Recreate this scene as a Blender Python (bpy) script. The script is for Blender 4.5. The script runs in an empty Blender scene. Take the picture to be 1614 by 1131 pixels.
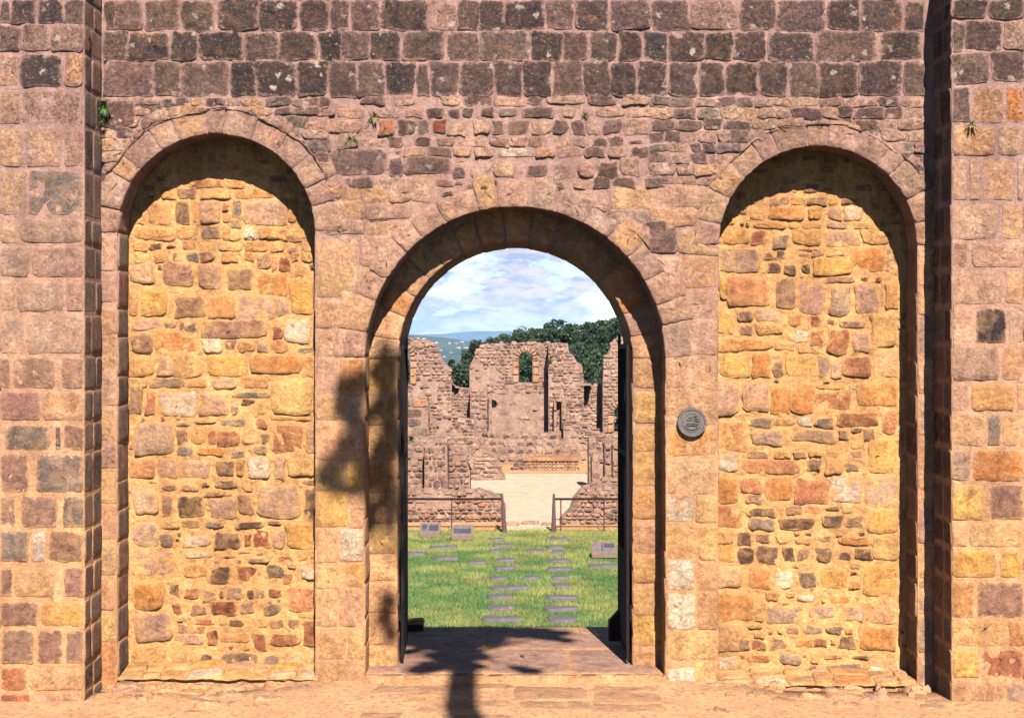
import bpy, math, random
import numpy as np
from mathutils import Vector, noise
from mathutils.geometry import delaunay_2d_cdt
random.seed(7); np.random.seed(7)
R = math.radians
C = bpy.context.scene.collection
# ------------------------------------------------------------------ camera, sky, sun, exposure
F = 2630.0; DC = 15.0; EYE = 3.03; CX = 810.0; CY = 530.0
cam = bpy.data.cameras.new('camera'); co = bpy.data.objects.new('camera', cam); C.objects.link(co)
co.location = (0, -DC, EYE); co.rotation_euler = (R(90), 0, 0)
cam.lens = F/1614*36; cam.sensor_width = 36
cam.shift_x = -3/1614; cam.shift_y = -35.5/1614
cam.clip_end = 30000; cam.clip_start = 0.1
sc = bpy.context.scene; sc.camera = co; sc.cycles.diffuse_bounces = 1
sc.view_settings.view_transform = 'Standard'; sc.view_settings.look = 'None'
sc.view_settings.exposure = 2.15; sc.view_settings.gamma = 1
AZ = R(8.5); EL = R(40.5)
SUN = Vector((math.sin(AZ)*math.cos(EL), -math.cos(AZ)*math.cos(EL), math.sin(EL)))
w = bpy.data.worlds.new('World'); sc.world = w; w.use_nodes = True
nt = w.node_tree; nt.nodes.clear()
def N(nt, t, **k):
    n = nt.nodes.new(t)
    for a, b in k.items():
        if a in n.inputs: n.inputs[a].default_value = b
        else: setattr(n, a, b)
    return n
sky = N(nt, 'ShaderNodeTexSky', sky_type='NISHITA', sun_disc=False, sun_elevation=EL, sun_rotation=math.pi-AZ,
        air_density=0.6, dust_density=0.1, ozone_density=3.0)
tc = N(nt, 'ShaderNodeTexCoord'); mp = N(nt, 'ShaderNodeMapping'); mp.inputs['Scale'].default_value = (15, 15, 48)
mp.inputs['Location'].default_value = (1.3, 0.4, 0.7)
n1 = N(nt, 'ShaderNodeTexNoise', Scale=1.7, Detail=8, Roughness=0.58, Distortion=0.3)
cr = N(nt, 'ShaderNodeValToRGB'); cr.color_ramp.elements[0].position = .30; cr.color_ramp.elements[1].position = .50
n2 = N(nt, 'ShaderNodeTexNoise', Scale=3.4, Detail=6, Roughness=0.6)
cc = N(nt, 'ShaderNodeValToRGB'); cc.color_ramp.elements[0].position = .42; cc.color_ramp.elements[1].position = .60
cc.color_ramp.elements[0].color = (2.2, 2.55, 3.5, 1); cc.color_ramp.elements[1].color = (3.95, 3.85, 3.95, 1)
mx = N(nt, 'ShaderNodeMix', data_type='RGBA')
bg = N(nt, 'ShaderNodeBackground', Strength=0.05); out = N(nt, 'ShaderNodeOutputWorld')
L = nt.links.new
L(tc.outputs['Generated'], mp.inputs[0]); L(mp.outputs[0], n1.inputs['Vector']); L(mp.outputs[0], n2.inputs['Vector'])
L(n1.outputs[0], cr.inputs[0]); L(n2.outputs[0], cc.inputs[0])
# a low bank of bright cloud over the bay, masked off overhead and behind the viewer to keep fill light low
sxy = N(nt, 'ShaderNodeSeparateXYZ'); L(tc.outputs['Generated'], sxy.inputs[0])
mr1 = N(nt, 'ShaderNodeMapRange'); mr1.inputs[1].default_value = .55; mr1.inputs[2].default_value = .15; L(sxy.outputs[2], mr1.inputs[0])
mr2 = N(nt, 'ShaderNodeMapRange'); mr2.inputs[1].default_value = .2; mr2.inputs[2].default_value = .7; L(sxy.outputs[1], mr2.inputs[0])
mm = N(nt, 'ShaderNodeMath', operation='MULTIPLY'); L(mr1.outputs[0], mm.inputs[0]); L(mr2.outputs[0], mm.inputs[1])
m3 = N(nt, 'ShaderNodeMath', operation='MULTIPLY'); L(cr.outputs[0], m3.inputs[0]); L(mm.outputs[0], m3.inputs[1])
L(m3.outputs[0], mx.inputs[0]); L(sky.outputs[0], mx.inputs[6]); L(cc.outputs[0], mx.inputs[7])
L(mx.outputs[2], bg.inputs[0]); L(bg.outputs[0], out.inputs[0])
sl = bpy.data.lights.new('sun', 'SUN'); sl.energy = 5.0; sl.angle = R(0.3); sl.color = (1.0, .94, .85)
so = bpy.data.objects.new('sun', sl); C.objects.link(so); so.rotation_euler = SUN.to_track_quat('Z', 'Y').to_euler()
so.location = (4, -20, 25)

# ------------------------------------------------------------------ helpers
GAIN = 2.8; KA = .49
def lin(c, k=GAIN):
    r = []
    for v in c[:3]:
        v = max(0, min(255, v))/255
        r.append((v/12.92 if v <= .04045 else ((v+.055)/1.055)**2.4)/k)
    return r
class MB:
    def __init__(s): s.v = []; s.f = []; s.c = []; s.m = []; s.e = []; s.n = 0
    def add(s, v, f, c=(.3, .3, .3, 0), m=0, e=None):
        v = np.asarray(v, float).reshape(-1, 3); s.v.append(v)
        cc = np.asarray(c, float)
        if cc.ndim == 1: cc = np.tile(cc, (len(v), 1))
        s.c.append(cc); s.e.append(np.zeros(len(v)) if e is None else e); b = s.n
        s.f += [tuple(i+b for i in q) for q in f]; s.m += [m]*len(f); s.n += len(v)
    def box(s, a, b, c=(.3, .3, .3, 0), m=0):
        x0, y0, z0 = a; x1, y1, z1 = b
        s.add([(x0,y0,z0),(x1,y0,z0),(x1,y1,z0),(x0,y1,z0),(x0,y0,z1),(x1,y0,z1),(x1,y1,z1),(x0,y1,z1)],
              [(3,2,1,0),(4,5,6,7),(0,1,5,4),(1,2,6,5),(2,3,7,6),(3,0,4,7)], c, m)
    def tube(s, pts, rad, n=8, c=(.3, .3, .3, 0), m=0):
        pts = [Vector(p) for p in pts]; vs = []; fs = []
        rads = rad if isinstance(rad, (list, tuple)) else [rad]*len(pts)
        for i, p in enumerate(pts):
            d = (pts[min(i+1, len(pts)-1)]-pts[max(i-1, 0)]).normalized()
            a = d.orthogonal().normalized() if i == 0 else (a - d*a.dot(d)).normalized()
            b = d.cross(a)
            for k in range(n):
                t = 2*math.pi*k/n; vs.append(tuple(p+(a*math.cos(t)+b*math.sin(t))*rads[i]))
        for i in range(len(pts)-1):
            for k in range(n): fs.append((i*n+k, i*n+(k+1) % n, (i+1)*n+(k+1) % n, (i+1)*n+k))
        fs.append(tuple(range(n))[::-1]); fs.append(tuple((len(pts)-1)*n+k for k in range(n)))
        s.add(vs, fs, c, m)
    def build(s, name, mats, parent=None, smooth=False):
        me = bpy.data.meshes.new(name)
        V = np.concatenate(s.v) if s.v else np.zeros((0, 3))
        me.from_pydata(V.tolist(), [], s.f)
        at = me.color_attributes.new('Col', 'FLOAT_COLOR', 'POINT')
        Cc = np.concatenate(s.c); Cc = np.hstack([Cc, np.zeros((len(Cc), 1))]) if Cc.shape[1] == 3 else Cc
        at.data.foreach_set('color', Cc.astype(np.float32).ravel())
        if any(x.any() for x in s.e):
            ea = me.attributes.new('Edge', 'FLOAT', 'POINT'); ea.data.foreach_set('value', np.concatenate(s.e).astype(np.float32))
        if not isinstance(mats, (list, tuple)): mats = [mats]
        for m in mats: me.materials.append(m)
        me.polygons.foreach_set('material_index', s.m)
        if smooth is True: me.polygons.foreach_set('use_smooth', [True]*len(s.f))
        elif smooth == 'mat0': me.polygons.foreach_set('use_smooth', [m == 0 for m in s.m])
        me.validate(); me.update()
        o = bpy.data.objects.new(name, me); C.objects.link(o)
        if parent: o.parent = parent
        return o
def tag(o, label=None, cat=None, group=None, kind=None):
    if label: o['label'] = label
    if cat: o['category'] = cat
    if group: o['group'] = group
    if kind: o['kind'] = kind
    return o
def empty(name, loc=(0, 0, 0), rz=0):
    o = bpy.data.objects.new(name, None); C.objects.link(o); o.location = loc; o.rotation_euler = (0, 0, rz); o.empty_display_size = .2
    return o
def P(px, py, Y=0.0):          # a measured photograph position on the plane at depth Y
    D = DC+Y; return ((px-CX)*D/F, Y, EYE-(py-CY)*D/F)
def fbm(x, y, z=0, s=1.0): return noise.fractal(Vector((x*s, y*s, z*s)), 0.9, 2.0, 4)

# ------------------------------------------------------------------ materials
def mat(name, rough=.9, spec=.2):
    m = bpy.data.materials.new(name); m.use_nodes = True; nt = m.node_tree
    b = nt.nodes['Principled BSDF']; b.inputs['Roughness'].default_value = rough
    b.inputs['Specular IOR Level'].default_value = spec
    return m, nt, b
def mixc(nt, fac, a, b, blend='MIX'):
    n = nt.nodes.new('ShaderNodeMix'); n.data_type = 'RGBA'; n.blend_type = blend
    for i, v in ((0, fac), (6, a), (7, b)):
        if isinstance(v, bpy.types.NodeSocket): nt.links.new(v, n.inputs[i])
        elif i == 0: n.inputs[0].default_value = v
        else: n.inputs[i].default_value = (*v[:3], 1)
    return n.outputs[2]
def ramp(nt, src, p0, p1, c0=(0, 0, 0), c1=(1, 1, 1)):
    n = nt.nodes.new('ShaderNodeValToRGB'); e = n.color_ramp.elements
    e[0].position = p0; e[1].position = p1; e[0].color = (*c0, 1); e[1].color = (*c1, 1)
    nt.links.new(src, n.inputs[0]); return n.outputs[0]
def tex(nt, coord, scale, detail=5, rough=.6, dist=0, kind='ShaderNodeTexNoise'):
    n = nt.nodes.new(kind); n.inputs['Scale'].default_value = scale
    if kind == 'ShaderNodeTexNoise':
        n.inputs['Detail'].default_value = detail; n.inputs['Roughness'].default_value = rough; n.inputs['Distortion'].default_value = dist
    nt.links.new(coord, n.inputs['Vector']); return n.outputs[0]
def math_(nt, op, a, b=0.0):
    n = nt.nodes.new('ShaderNodeMath'); n.operation = op
    for i, v in enumerate((a, b)):
        if isinstance(v, bpy.types.NodeSocket): nt.links.new(v, n.inputs[i])
        else: n.inputs[i].default_value = v
    return n.outputs[0]
def bump(nt, b, h, strength, dist):
    n = nt.nodes.new('ShaderNodeBump'); n.inputs['Strength'].default_value = strength; n.inputs['Distance'].default_value = dist
    nt.links.new(h, n.inputs['Height']); nt.links.new(n.outputs[0], b.inputs['Normal'])
def streak(nt, g, c, k):
    mp_ = nt.nodes.new('ShaderNodeMapping'); mp_.inputs['Scale'].default_value = (2.2*k, 2.2*k, .45*k); nt.links.new(g, mp_.inputs[0])
    return mixc(nt, 1, c, ramp(nt, tex(nt, mp_.outputs[0], 1.6, 8, .7, .4), .36, .66, (.70, .66, .66), (1.12, 1.12, 1.1)), 'MULTIPLY')
def mortar_col(nt, gn, lo, hi, z0, z1, k):
    sx = nt.nodes.new('ShaderNodeSeparateXYZ'); nt.links.new(gn, sx.inputs[0])
    z = math_(nt, 'ADD', sx.outputs[2], math_(nt, 'MULTIPLY', tex(nt, gn, .9, 4), 2.2))
    mr = nt.nodes.new('ShaderNodeMapRange'); mr.inputs[1].default_value = z0+1.1; mr.inputs[2].default_value = z1+1.1
    nt.links.new(z, mr.inputs[0])
    c = mixc(nt, mr.outputs[0], lin(lo), lin(hi))
    c = mixc(nt, 1, c, ramp(nt, tex(nt, gn, 14*k, 8, .75, .5), .3, .7, (.66, .6, .58), (1.2, 1.2, 1.18)), 'MULTIPLY')
    c = streak(nt, gn, c, k)
    return mixc(nt, 1, c, ramp(nt, tex(nt, gn, 60*k, 5, .8), .35, .7, (.66, .62, .62), (1.28, 1.28, 1.28)), 'MULTIPLY')
def stone_mat(name, mort, k=1.0, bs=1.0, tan=(222, 172, 128), tf=.45):
    m, nt, b = mat(name)
    g = nt.nodes.new('ShaderNodeNewGeometry').outputs['Position']
    at = nt.nodes.new('ShaderNodeAttribute'); at.attribute_name = 'Col'
    ed = nt.nodes.new('ShaderNodeAttribute'); ed.attribute_name = 'Edge'
    col, age = at.outputs['Color'], at.outputs['Alpha']
    mot = ramp(nt, tex(nt, g, 8*k, 9, .78, .6), .3, .72, (.42, .36, .36), (1.46, 1.44, 1.38))
    c = mixc(nt, 1, col, mot, 'MULTIPLY')
    fine = ramp(nt, tex(nt, g, 42*k, 8, .85), .36, .66, (.46, .42, .42), (1.45, 1.45, 1.45))
    c = mixc(nt, .9, c, fine, 'MULTIPLY')
    # sandstone shows its neighbours' tan and iron-orange blotches
    c = mixc(nt, math_(nt, 'MULTIPLY', ramp(nt, tex(nt, g, 6.5*k, 8, .75, .8), .45, .62), math_(nt, 'MULTIPLY', math_(nt, 'SUBTRACT', 1.0, math_(nt, 'MULTIPLY', age, .85)), tf)), c, lin(tan)); c = streak(nt, g, c, k)
    o = ramp(nt, tex(nt, g, 5.5*k, 8, .75, 1.2), .57, .68)
    c = mixc(nt, math_(nt, 'MULTIPLY', o, .35), c, lin((228, 150, 70)))
    d = ramp(nt, tex(nt, g, 30*k, 8, .8), .46, .58)
    c = mixc(nt, math_(nt, 'MULTIPLY', math_(nt, 'MULTIPLY', d, age), .85), c, lin((62, 46, 44)))
    l = ramp(nt, tex(nt, g, 42*k, 8, .85, .5), .56, .63)
    c = mixc(nt, math_(nt, 'MULTIPLY', math_(nt, 'MULTIPLY', l, age), .62), c, lin((226, 196, 176)))
    v = nt.nodes.new('ShaderNodeTexVoronoi'); v.inputs['Scale'].default_value = 6*k
    wv = nt.nodes.new('ShaderNodeVectorMath'); wv.operation = 'MULTIPLY_ADD'; nn = nt.nodes.new('ShaderNodeTexNoise'); nn.inputs['Scale'].default_value = 25*k; nt.links.new(g, nn.inputs['Vector'])
    nt.links.new(nn.outputs[1], wv.inputs[0]); wv.inputs[1].default_value = (.09/k,)*3; nt.links.new(g, wv.inputs[2]); nt.links.new(wv.outputs[0], v.inputs['Vector'])
    sp = ramp(nt, v.outputs['Distance'], .10, .2, (1, 1, 1), (0, 0, 0))
    c = mixc(nt, math_(nt, 'MULTIPLY', math_(nt, 'MULTIPLY', sp, age), .6), c, lin((240, 222, 202)))
    # mortar smeared raggedly over the stones' edges
    em = ramp(nt, math_(nt, 'ADD', math_(nt, 'MULTIPLY', ed.outputs['Fac'], .55), math_(nt, 'MULTIPLY', tex(nt, g, 13*k, 9, .85), 1.1)), .80, .92)
    c = mixc(nt, math_(nt, 'MULTIPLY', em, .9), c, mortar_col(nt, g, *mort, k))
    nt.links.new(c, b.inputs['Base Color'])
    h = math_(nt, 'ADD', tex(nt, g, 24*k, 10, .8), math_(nt, 'MULTIPLY', tex(nt, g, 5*k, 3, .6), 1.2))
    bump(nt, b, h, 1.0*bs, .034/k)
    return m
def mortar_mat(name, mort, k=1.0):
    m, nt, b = mat(name)
    gn = nt.nodes.new('ShaderNodeNewGeometry').outputs['Position']
    nt.links.new(mortar_col(nt, gn, *mort, k), b.inputs['Base Color'])
    bump(nt, b, math_(nt, 'ADD', tex(nt, gn, 22*k, 10, .8), math_(nt, 'MULTIPLY', tex(nt, gn, 130*k, 3), .3)), 1.0, .025/k)
    return m
def plain_mat(name, col, var=.3, k=10, rough=.8, bs=.4, metal=0, spec=.3):
    m, nt, b = mat(name, rough, spec); b.inputs['Metallic'].default_value = metal
    gn = nt.nodes.new('ShaderNodeTexCoord').outputs['Object']
    f = ramp(nt, tex(nt, gn, k, 6, .65), .3, .7, (1-var,)*3, (1+var,)*3); col = tuple(v*KA for v in col)
    nt.links.new(mixc(nt, 1, col, f, 'MULTIPLY'), b.inputs['Base Color'])
    bump(nt, b, tex(nt, gn, k*4, 5, .7), bs, .01)
    return m
def attr_mat(name, rough=.8, trans=0.0):
    m, nt, b = mat(name, rough)
    at = nt.nodes.new('ShaderNodeAttribute'); at.attribute_name = 'Col'
    gn = nt.nodes.new('ShaderNodeNewGeometry').outputs['Position']
    c = mixc(nt, 1, at.outputs['Color'], ramp(nt, tex(nt, gn, 1.1, 4, .6), .3, .7, (.5, .52, .5), (.85, .82, .76)), 'MULTIPLY')
    nt.links.new(c, b.inputs['Base Color'])
    if trans:
        tr = nt.nodes.new('ShaderNodeBsdfTranslucent'); nt.links.new(c, tr.inputs[0])
        ms = nt.nodes.new('ShaderNodeMixShader'); ms.inputs[0].default_value = trans
        nt.links.new(b.outputs[0], ms.inputs[1]); nt.links.new(tr.outputs[0], ms.inputs[2])
        nt.links.new(ms.outputs[0], nt.nodes['Material Output'].inputs[0])
    return m
MW = ((252, 194, 138), (204, 164, 152), 1.0, 4.6); MI = ((255, 198, 128), (254, 194, 128), 0, 4); MR = ((204, 168, 146), (202, 170, 156), -1, 3)
M_stone = stone_mat('weathered_stone', MW); M_istone = stone_mat('infill_stone', MI, 1.0, 1.0, (252, 192, 122), .5)
M_mortar = mortar_mat('lime_mortar', MW)
M_infill_mortar = mortar_mat('golden_mortar', MI)
M_rs = stone_mat('ruin_stone', MR, .45)
M_rm = mortar_mat('ruin_mortar', MR, .45)
M_leaf = attr_mat('leaf', .7, .25); M_bark = plain_mat('bark', (.09, .06, .045), .4, 6)
M_iron = plain_mat('black_iron', (.016, .011, .011), .5, 14, .85, .4, 0, .08)
M_rust = plain_mat('rusty_iron', (.075, .035, .035), .4, 20, .7, .3, .2)

# ------------------------------------------------------------------ stones
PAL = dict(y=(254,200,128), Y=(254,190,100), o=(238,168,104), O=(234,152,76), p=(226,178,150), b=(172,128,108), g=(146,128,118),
           d=(104,80,74), D=(78,54,54), r=(208,128,90), R=(164,80,58), w=(255,230,200), G=(114,114,106), K=(26,18,20),  # K: near-black painted in for the shade inside small wall holes
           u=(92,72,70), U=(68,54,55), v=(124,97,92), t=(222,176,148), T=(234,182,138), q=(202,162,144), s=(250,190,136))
def color(k, j=11):
    c = PAL[k]; d = random.uniform(-j, j); return lin([x+d+random.uniform(-j*.4, j*.4) for x in c])
def outline(poly, n, cut=.22, jit=.0):
    p = np.array(poly, float)
    for _ in range(2):
        q = np.roll(p, -1, 0); p = np.stack([p*(1-cut)+q*cut, p*cut+q*(1-cut)], 1).reshape(-1, 2)
    q = np.vstack([p, p[:1]]); d = np.r_[0, np.cumsum(np.hypot(*np.diff(q, axis=0).T))]
    t = np.linspace(0, d[-1], n, endpoint=False)
    o = np.stack([np.interp(t, d, q[:, 0]), np.interp(t, d, q[:, 1])], 1)
    if jit: o += np.random.uniform(-jit, jit, o.shape)
    return o
def add_stone(mb, o, h, mapf, col, age=0., bev=.009, tilt=.25, rough=.12, fn=None):
    """o: outline in metres (n,2); mapf(u, v, height) -> xyz arrays; one low rounded block rising from the mortar"""
    n = len(o); c = o.mean(0); ext = o.max(0)-o.min(0); m = max(min(ext), .004)
    a, b = np.random.uniform(-tilt, tilt, 2)*h
    def hh(q): return h*(1+np.random.uniform(-rough, rough, len(q))) + a*(q[:, 0]-c[0])/ext[0]*2 + b*(q[:, 1]-c[1])/ext[1]*2
    be = min(bev/m*2, .35)
    rings = [(1.0, None), (1.0-be*.25, .55), (1-be, 1.0), (1-be-(1-be)*.35, 1.06), ((1-be)*.3, 1.1)]
    V = []
    for i, (sc_, k) in enumerate(rings):
        q = c+(o-c)*sc_
        if i > 2: q = q+np.random.uniform(-.03, .03, q.shape)*m
        H = np.full(n, -.008) if k is None else hh(q)*k
        V.append(np.stack(mapf(q[:, 0], q[:, 1], H), 1))
    q = c[None]; V.append(np.stack(mapf(q[:, 0], q[:, 1], np.array([h*1.1])), 1))
    V = np.concatenate(V); nr = len(rings); Fc = []
    for i in range(nr-1):
        for k in range(n): Fc.append((i*n+k, i*n+(k+1) % n, (i+1)*n+(k+1) % n, (i+1)*n+k))
    for k in range(n): Fc.append(((nr-1)*n+k, (nr-1)*n+(k+1) % n, nr*n))
    mb.add(V, Fc, (*col, age), 0, np.r_[np.repeat([1.2, 1.0, .62, .12, 0], n), 0])
def rect(x0, y0, x1, y1, ins, jit):
    x0 += ins; x1 -= ins; y0 += ins; y1 -= ins
    j = lambda: random.uniform(-jit, jit)
    return [(x0+j(), y0+j()), ((x0+x1)/2+j(), y0+j()*.6), (x1+j(), y0+j()), (x1+j()*.6, (y0+y1)/2), (x1+j(), y1+j()), ((x0+x1)/2+j(), y1+j()*.6), (x0+j(), y1+j()), (x0+j()*.6, (y0+y1)/2)]
def plane_map(Y):              # metres x,z on a plane facing the viewer
    return lambda u, v, h: (u, np.full_like(u, Y)-h, v)
class Face:
    """a vertical face at depth Y; stones are laid out in measured units (1 unit = 5.7 mm on the wall plane)"""
    def __init__(s, mb, Y, push=None, ok=None): s.mb = mb; s.Y = Y; s.k = (DC+Y)/F; s.occ = set(); s.push = push; s.ok = ok; s.n = 0
    def stone(s, x0, y0, x1, y1, c, style='rubble', age=0.):
        if x1-x0 < 5 or y1-y0 < 4: return
        if s.ok and not s.ok((x0+x1)/2, (y0+y1)/2): return
        if style == 'ashlar': ins, jit, h, n, cut, bev = 1.2, 1.1, random.uniform(.002, .010), 22, .05, .005
        elif style == 'block': ins, jit, h, n, cut, bev = -.6, 3.8, random.uniform(.006, .018), 26, .09, .007
        else: ins, jit, h, n, cut, bev = .2, 4.2, random.uniform(.003, .022), 20, .11, .006
        m = min(x1-x0, y1-y0); ins = min(ins, m*.1); jit = min(jit, m*.2)
        o = outline(rect(x0, y0, x1, y1, ins, jit), n, cut, min(.75, m*.04))
        if s.push:
            a0 = np.ptp(o[:, 0])*np.ptp(o[:, 1]); o = np.array([s.push(*q) for q in o])
            if np.ptp(o[:, 0])*np.ptp(o[:, 1]) < a0*.25 or np.ptp(o[:, 0])*np.ptp(o[:, 1]) > a0*1.8: return
        for gx in range(int(x0//5), int(x1//5)+1):
            for gy in range(int(y0//5), int(y1//5)+1): s.occ.add((gx, gy))
        q = np.stack([(o[:, 0]-CX)*s.k, EYE-(o[:, 1]-CY)*s.k], 1)
        cl = color(c)
        if s.Y == NICHE: cl = [a_*.88+b_*.12 for a_, b_ in zip(cl, lin((250, 192, 126)))]
        add_stone(s.mb, q, h, plane_map(s.Y), cl, age, bev, tilt=.5 if style != 'ashlar' else .3, rough=.32); s.n += 1
    def rows(s, x0, x1, y0, y1, hr, wr, pal, style='rubble', age=0.):
        y = y0
        while y < y1-4:
            h = random.uniform(*hr); h = h if y+h < y1-hr[0]*.6 else y1-y
            x = x0-random.uniform(0, wr[0]*.5) if x1-x0 > 200 else x0
            while x < x1-5:
                ww = random.uniform(*wr); ww = ww if x+ww < x1-wr[0]*.6 else x1-x
                dy = random.uniform(-.08, .08)*h
                p = pal((x+ww/2), (y+h/2)) if callable(pal) else random.choice(pal)
                ag = age((x+ww/2), (y+h/2)) if callable(age) else age
                s.stone(x, y+dy, x+ww, y+h+dy*.4, p, style, ag); x += ww
            y += h
    def spec(s, ox, oy, k, txt, style='rubble', age=0.):
        """rows: 'v0-v1: u0-u1c u0-u1c(v0-v1) ...' in measured sheet units"""
        for line in txt.strip().splitlines():
            vr, rest = line.split(':'); v0, v1 = map(float, vr.split('-'))
            for t in rest.split():
                a, b = v0, v1
                if '(' in t: t, r_ = t[:-1].split('('); a, b = map(float, r_.split('-'))
                c = t[-1]; u0, u1 = map(float, t[:-1].split('-'))
                ag = age(ox+(u0+u1)/2/k, oy+(a+b)/2/k) if callable(age) else age
                s.stone(ox+u0/k, oy+a/k, ox+u1/k, oy+b/k, c, style, ag)
    def fill(s, x0, x1, y0, y1, pal, tries, wr=(10, 26), hr=(7, 15), age=0.):
        for _ in range(tries):
            x = random.uniform(x0, x1); y = random.uniform(y0, y1); ww = random.uniform(*wr); h = random.uniform(*hr)
            if x+ww > x1 or y+h > y1: continue
            if any((gx, gy) in s.occ for gx in range(int(x//5), int((x+ww)//5)+1) for gy in range(int(y//5), int((y+h)//5)+1)): continue
            if s.push and s.push(x, y) != (x, y): continue
            if s.push and s.push(x+ww, y+h) != (x+ww, y+h): continue
            s.stone(x, y, x+ww, y+h, random.choice(pal), 'rubble', age(x, y) if callable(age) else age)
def cdt_panel(mb, loops, inside, spacing, mapf, disp=.006, m=1, ns=9.0, fine=None):
    """mortar skin: constrained triangulation of a 2-D region with interior points pushed in and out"""
    pts = []; ed = []
    for lp in loops:
        b = len(pts); pts += [tuple(p) for p in lp]; ed += [(b+i, b+(i+1) % len(lp)) for i in range(len(lp))]
    nb = len(pts); A = np.array(pts); lo = A.min(0); hi = A.max(0)
    y = lo[1]+spacing*.5
    while y < hi[1]:
        x = lo[0]+spacing*.5
        while x < hi[0]:
            q = (x+random.uniform(-.35, .35)*spacing, y+random.uniform(-.35, .35)*spacing)
            if inside(*q): pts.append(q)
            x += spacing if not fine or abs(x) < fine else spacing*5
        y += spacing
    r_ = delaunay_2d_cdt([Vector(p) for p in pts], ed, [], 0, 1e-5)
    V = np.array([tuple(v) for v in r_[0]]); Fc = []
    for f in r_[2]:
        c = V[list(f)].mean(0)
        if inside(*c): Fc.append(tuple(f))
    isb = np.array([any(j < nb for j in o) for o in r_[3]])
    H = np.array([0 if isb[i] else disp*fbm(V[i][0], V[i][1], 3.1, ns) for i in range(len(V))])
    mb.add(np.stack(mapf(V[:, 0], V[:, 1], H), 1), Fc, (.3, .3, .3, 0), m)

# ------------------------------------------------------------------ the arches (units: photograph measures on the wall plane)
S = DC/F
class Arch:
    def __init__(s, cx, cy, r, ring, base): s.cx, s.cy, s.r, s.ring, s.base = cx, cy, r, ring, base
    def inside(s, x, y, pad=0, ring=False):
        rr = s.r+(s.ring if ring else 0)+pad
        if y < s.cy: return math.hypot(x-s.cx, y-s.cy) < rr
        return abs(x-s.cx) < s.r+pad and y < s.base
    def push(s, x, y):
        if y < s.cy:
            d = math.hypot(x-s.cx, y-s.cy); th = math.atan2(y-s.cy, x-s.cx); q = s.r+s.ring-13+3*math.sin(9*th+s.cx)+2*math.sin(23*th)
            if d < q: k = q/max(d, 1); return (s.cx+(x-s.cx)*k, s.cy+(y-s.cy)*k)
        elif y < s.base and abs(x-s.cx) < s.r:
            return (s.cx+math.copysign(s.r, x-s.cx), y)
        return (x, y)
    def loop(s, n=40):     # in metres x,z
        L_ = [(s.cx-s.r, s.base)]+[(s.cx-s.r*math.cos(math.pi*i/n), s.cy-s.r*math.sin(math.pi*i/n)) for i in range(n+1)]+[(s.cx+s.r, s.base)]
        return [((x-CX)*S, EYE-(y-CY)*S) for x, y in L_]
AL = Arch(341, 366, 156, 50, 1068); AR = Arch(1289, 386, 157, 48, 1078); AD = Arch(812, 562, 237.5, 44, 1095)
ARCHES = (AL, AR, AD)
def push_all(x, y):
    for a in ARCHES: x, y = a.push(x, y)
    return (x, y)
NICHE = .42; THICK = 1.6; R2 = 1.09
facade = tag(empty('abbey_gate_wall', (0, 0, -.2)), 'tall stone abbey wall with a round arched gateway between two blind arches', 'wall')
facade.location = (0, 0, 0)
ZTOP = 6.3; ZBK = 5.2; ZB = -.5
def toz(py): return EYE-(py-CY)*S
def pyz(z): return CY+(EYE-z)/S
# --- main wall skin
wall = MB()
dl = AD.loop(); base = ZB
outer = [(-9, base), (dl[0][0], base)]+dl[:1]+dl[1:-1]+dl[-1:]+[(dl[-1][0], base), (9, base), (9, ZTOP), (-9, ZTOP)]
def in_wall(x, z):
    px = x/S+CX; py = pyz(z)
    if not (-9 < x < 9 and ZB < z < ZTOP): return False
    if AL.inside(px, py) or AR.inside(px, py): return False
    if py >= AD.base: return abs(px-AD.cx) > AD.r
    return not AD.inside(px, py)
cdt_panel(wall, [outer, AL.loop(), AR.loop()], in_wall, .034, plane_map(0), .011, fine=4.8)
# back, top and ends of the wall's core
r2loop = [((AD.cx-CX)*S-R2*math.cos(math.pi*i/24), 2.82+R2*math.sin(math.pi*i/24)) for i in range(25)]
bo = [(-9, -1.3), (r2loop[0][0], -1.3)]+r2loop+[(r2loop[-1][0], -1.3), (9, -1.3), (9, ZBK), (-9, ZBK)]
def in_back(x, z):
    dx = x-(AD.cx-CX)*S
    return (-9 < x < 9 and -1.3 < z < ZBK) and not (math.hypot(dx, z-2.82) < R2 if z > 2.82 else abs(dx) < R2)
cdt_panel(wall, [bo], in_back, .5, lambda u, v, h: (u, np.full_like(u, THICK)+h, v), .01)
wall.add([(-9, 0, ZTOP), (9, 0, ZTOP), (9, THICK, ZBK), (-9, THICK, ZBK)], [(0, 1, 2, 3)], m=1)
for x in (-9, 9): wall.add([(x, 0, -1.3), (x, THICK, -1.3), (x, THICK, ZBK), (x, 0, ZTOP)], [(0, 1, 2, 3)], m=1)
fw = Face(wall, 0.0, push_all)
def age_f(x, y):
    base_ = np.clip((330-y)/200, 0, 1)*.8
    return float(np.clip(base_+(.15 if random.random() < .3 else 0), 0, 1))
ROWA = '0-48: 165-181u 181-226v 228-284v 286-339u 341-408u 408-470U 472-518u 521-550v 553-597v 599-673U 675-719q 721-757v 757-793u 795-858U 861-905v 908-957u 962-1025v 1027-1088v 1089-1163q 1166-1223v 1225-1301v 1303-1356u 1356-1422u 1424-1456u'
ROWB = '50-96: 163-202v 203-269U 269-311u 312-385U 386-439v 440-502u 502-536U 537-583v 583-633U 634-700u 703-755v 756-836v 838-888U 889-927v 931-973u 976-1013U 1015-1052U 1054-1109u 1111-1155U 1157-1207u 1209-1283u 1284-1384v 1387-1452U'
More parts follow.
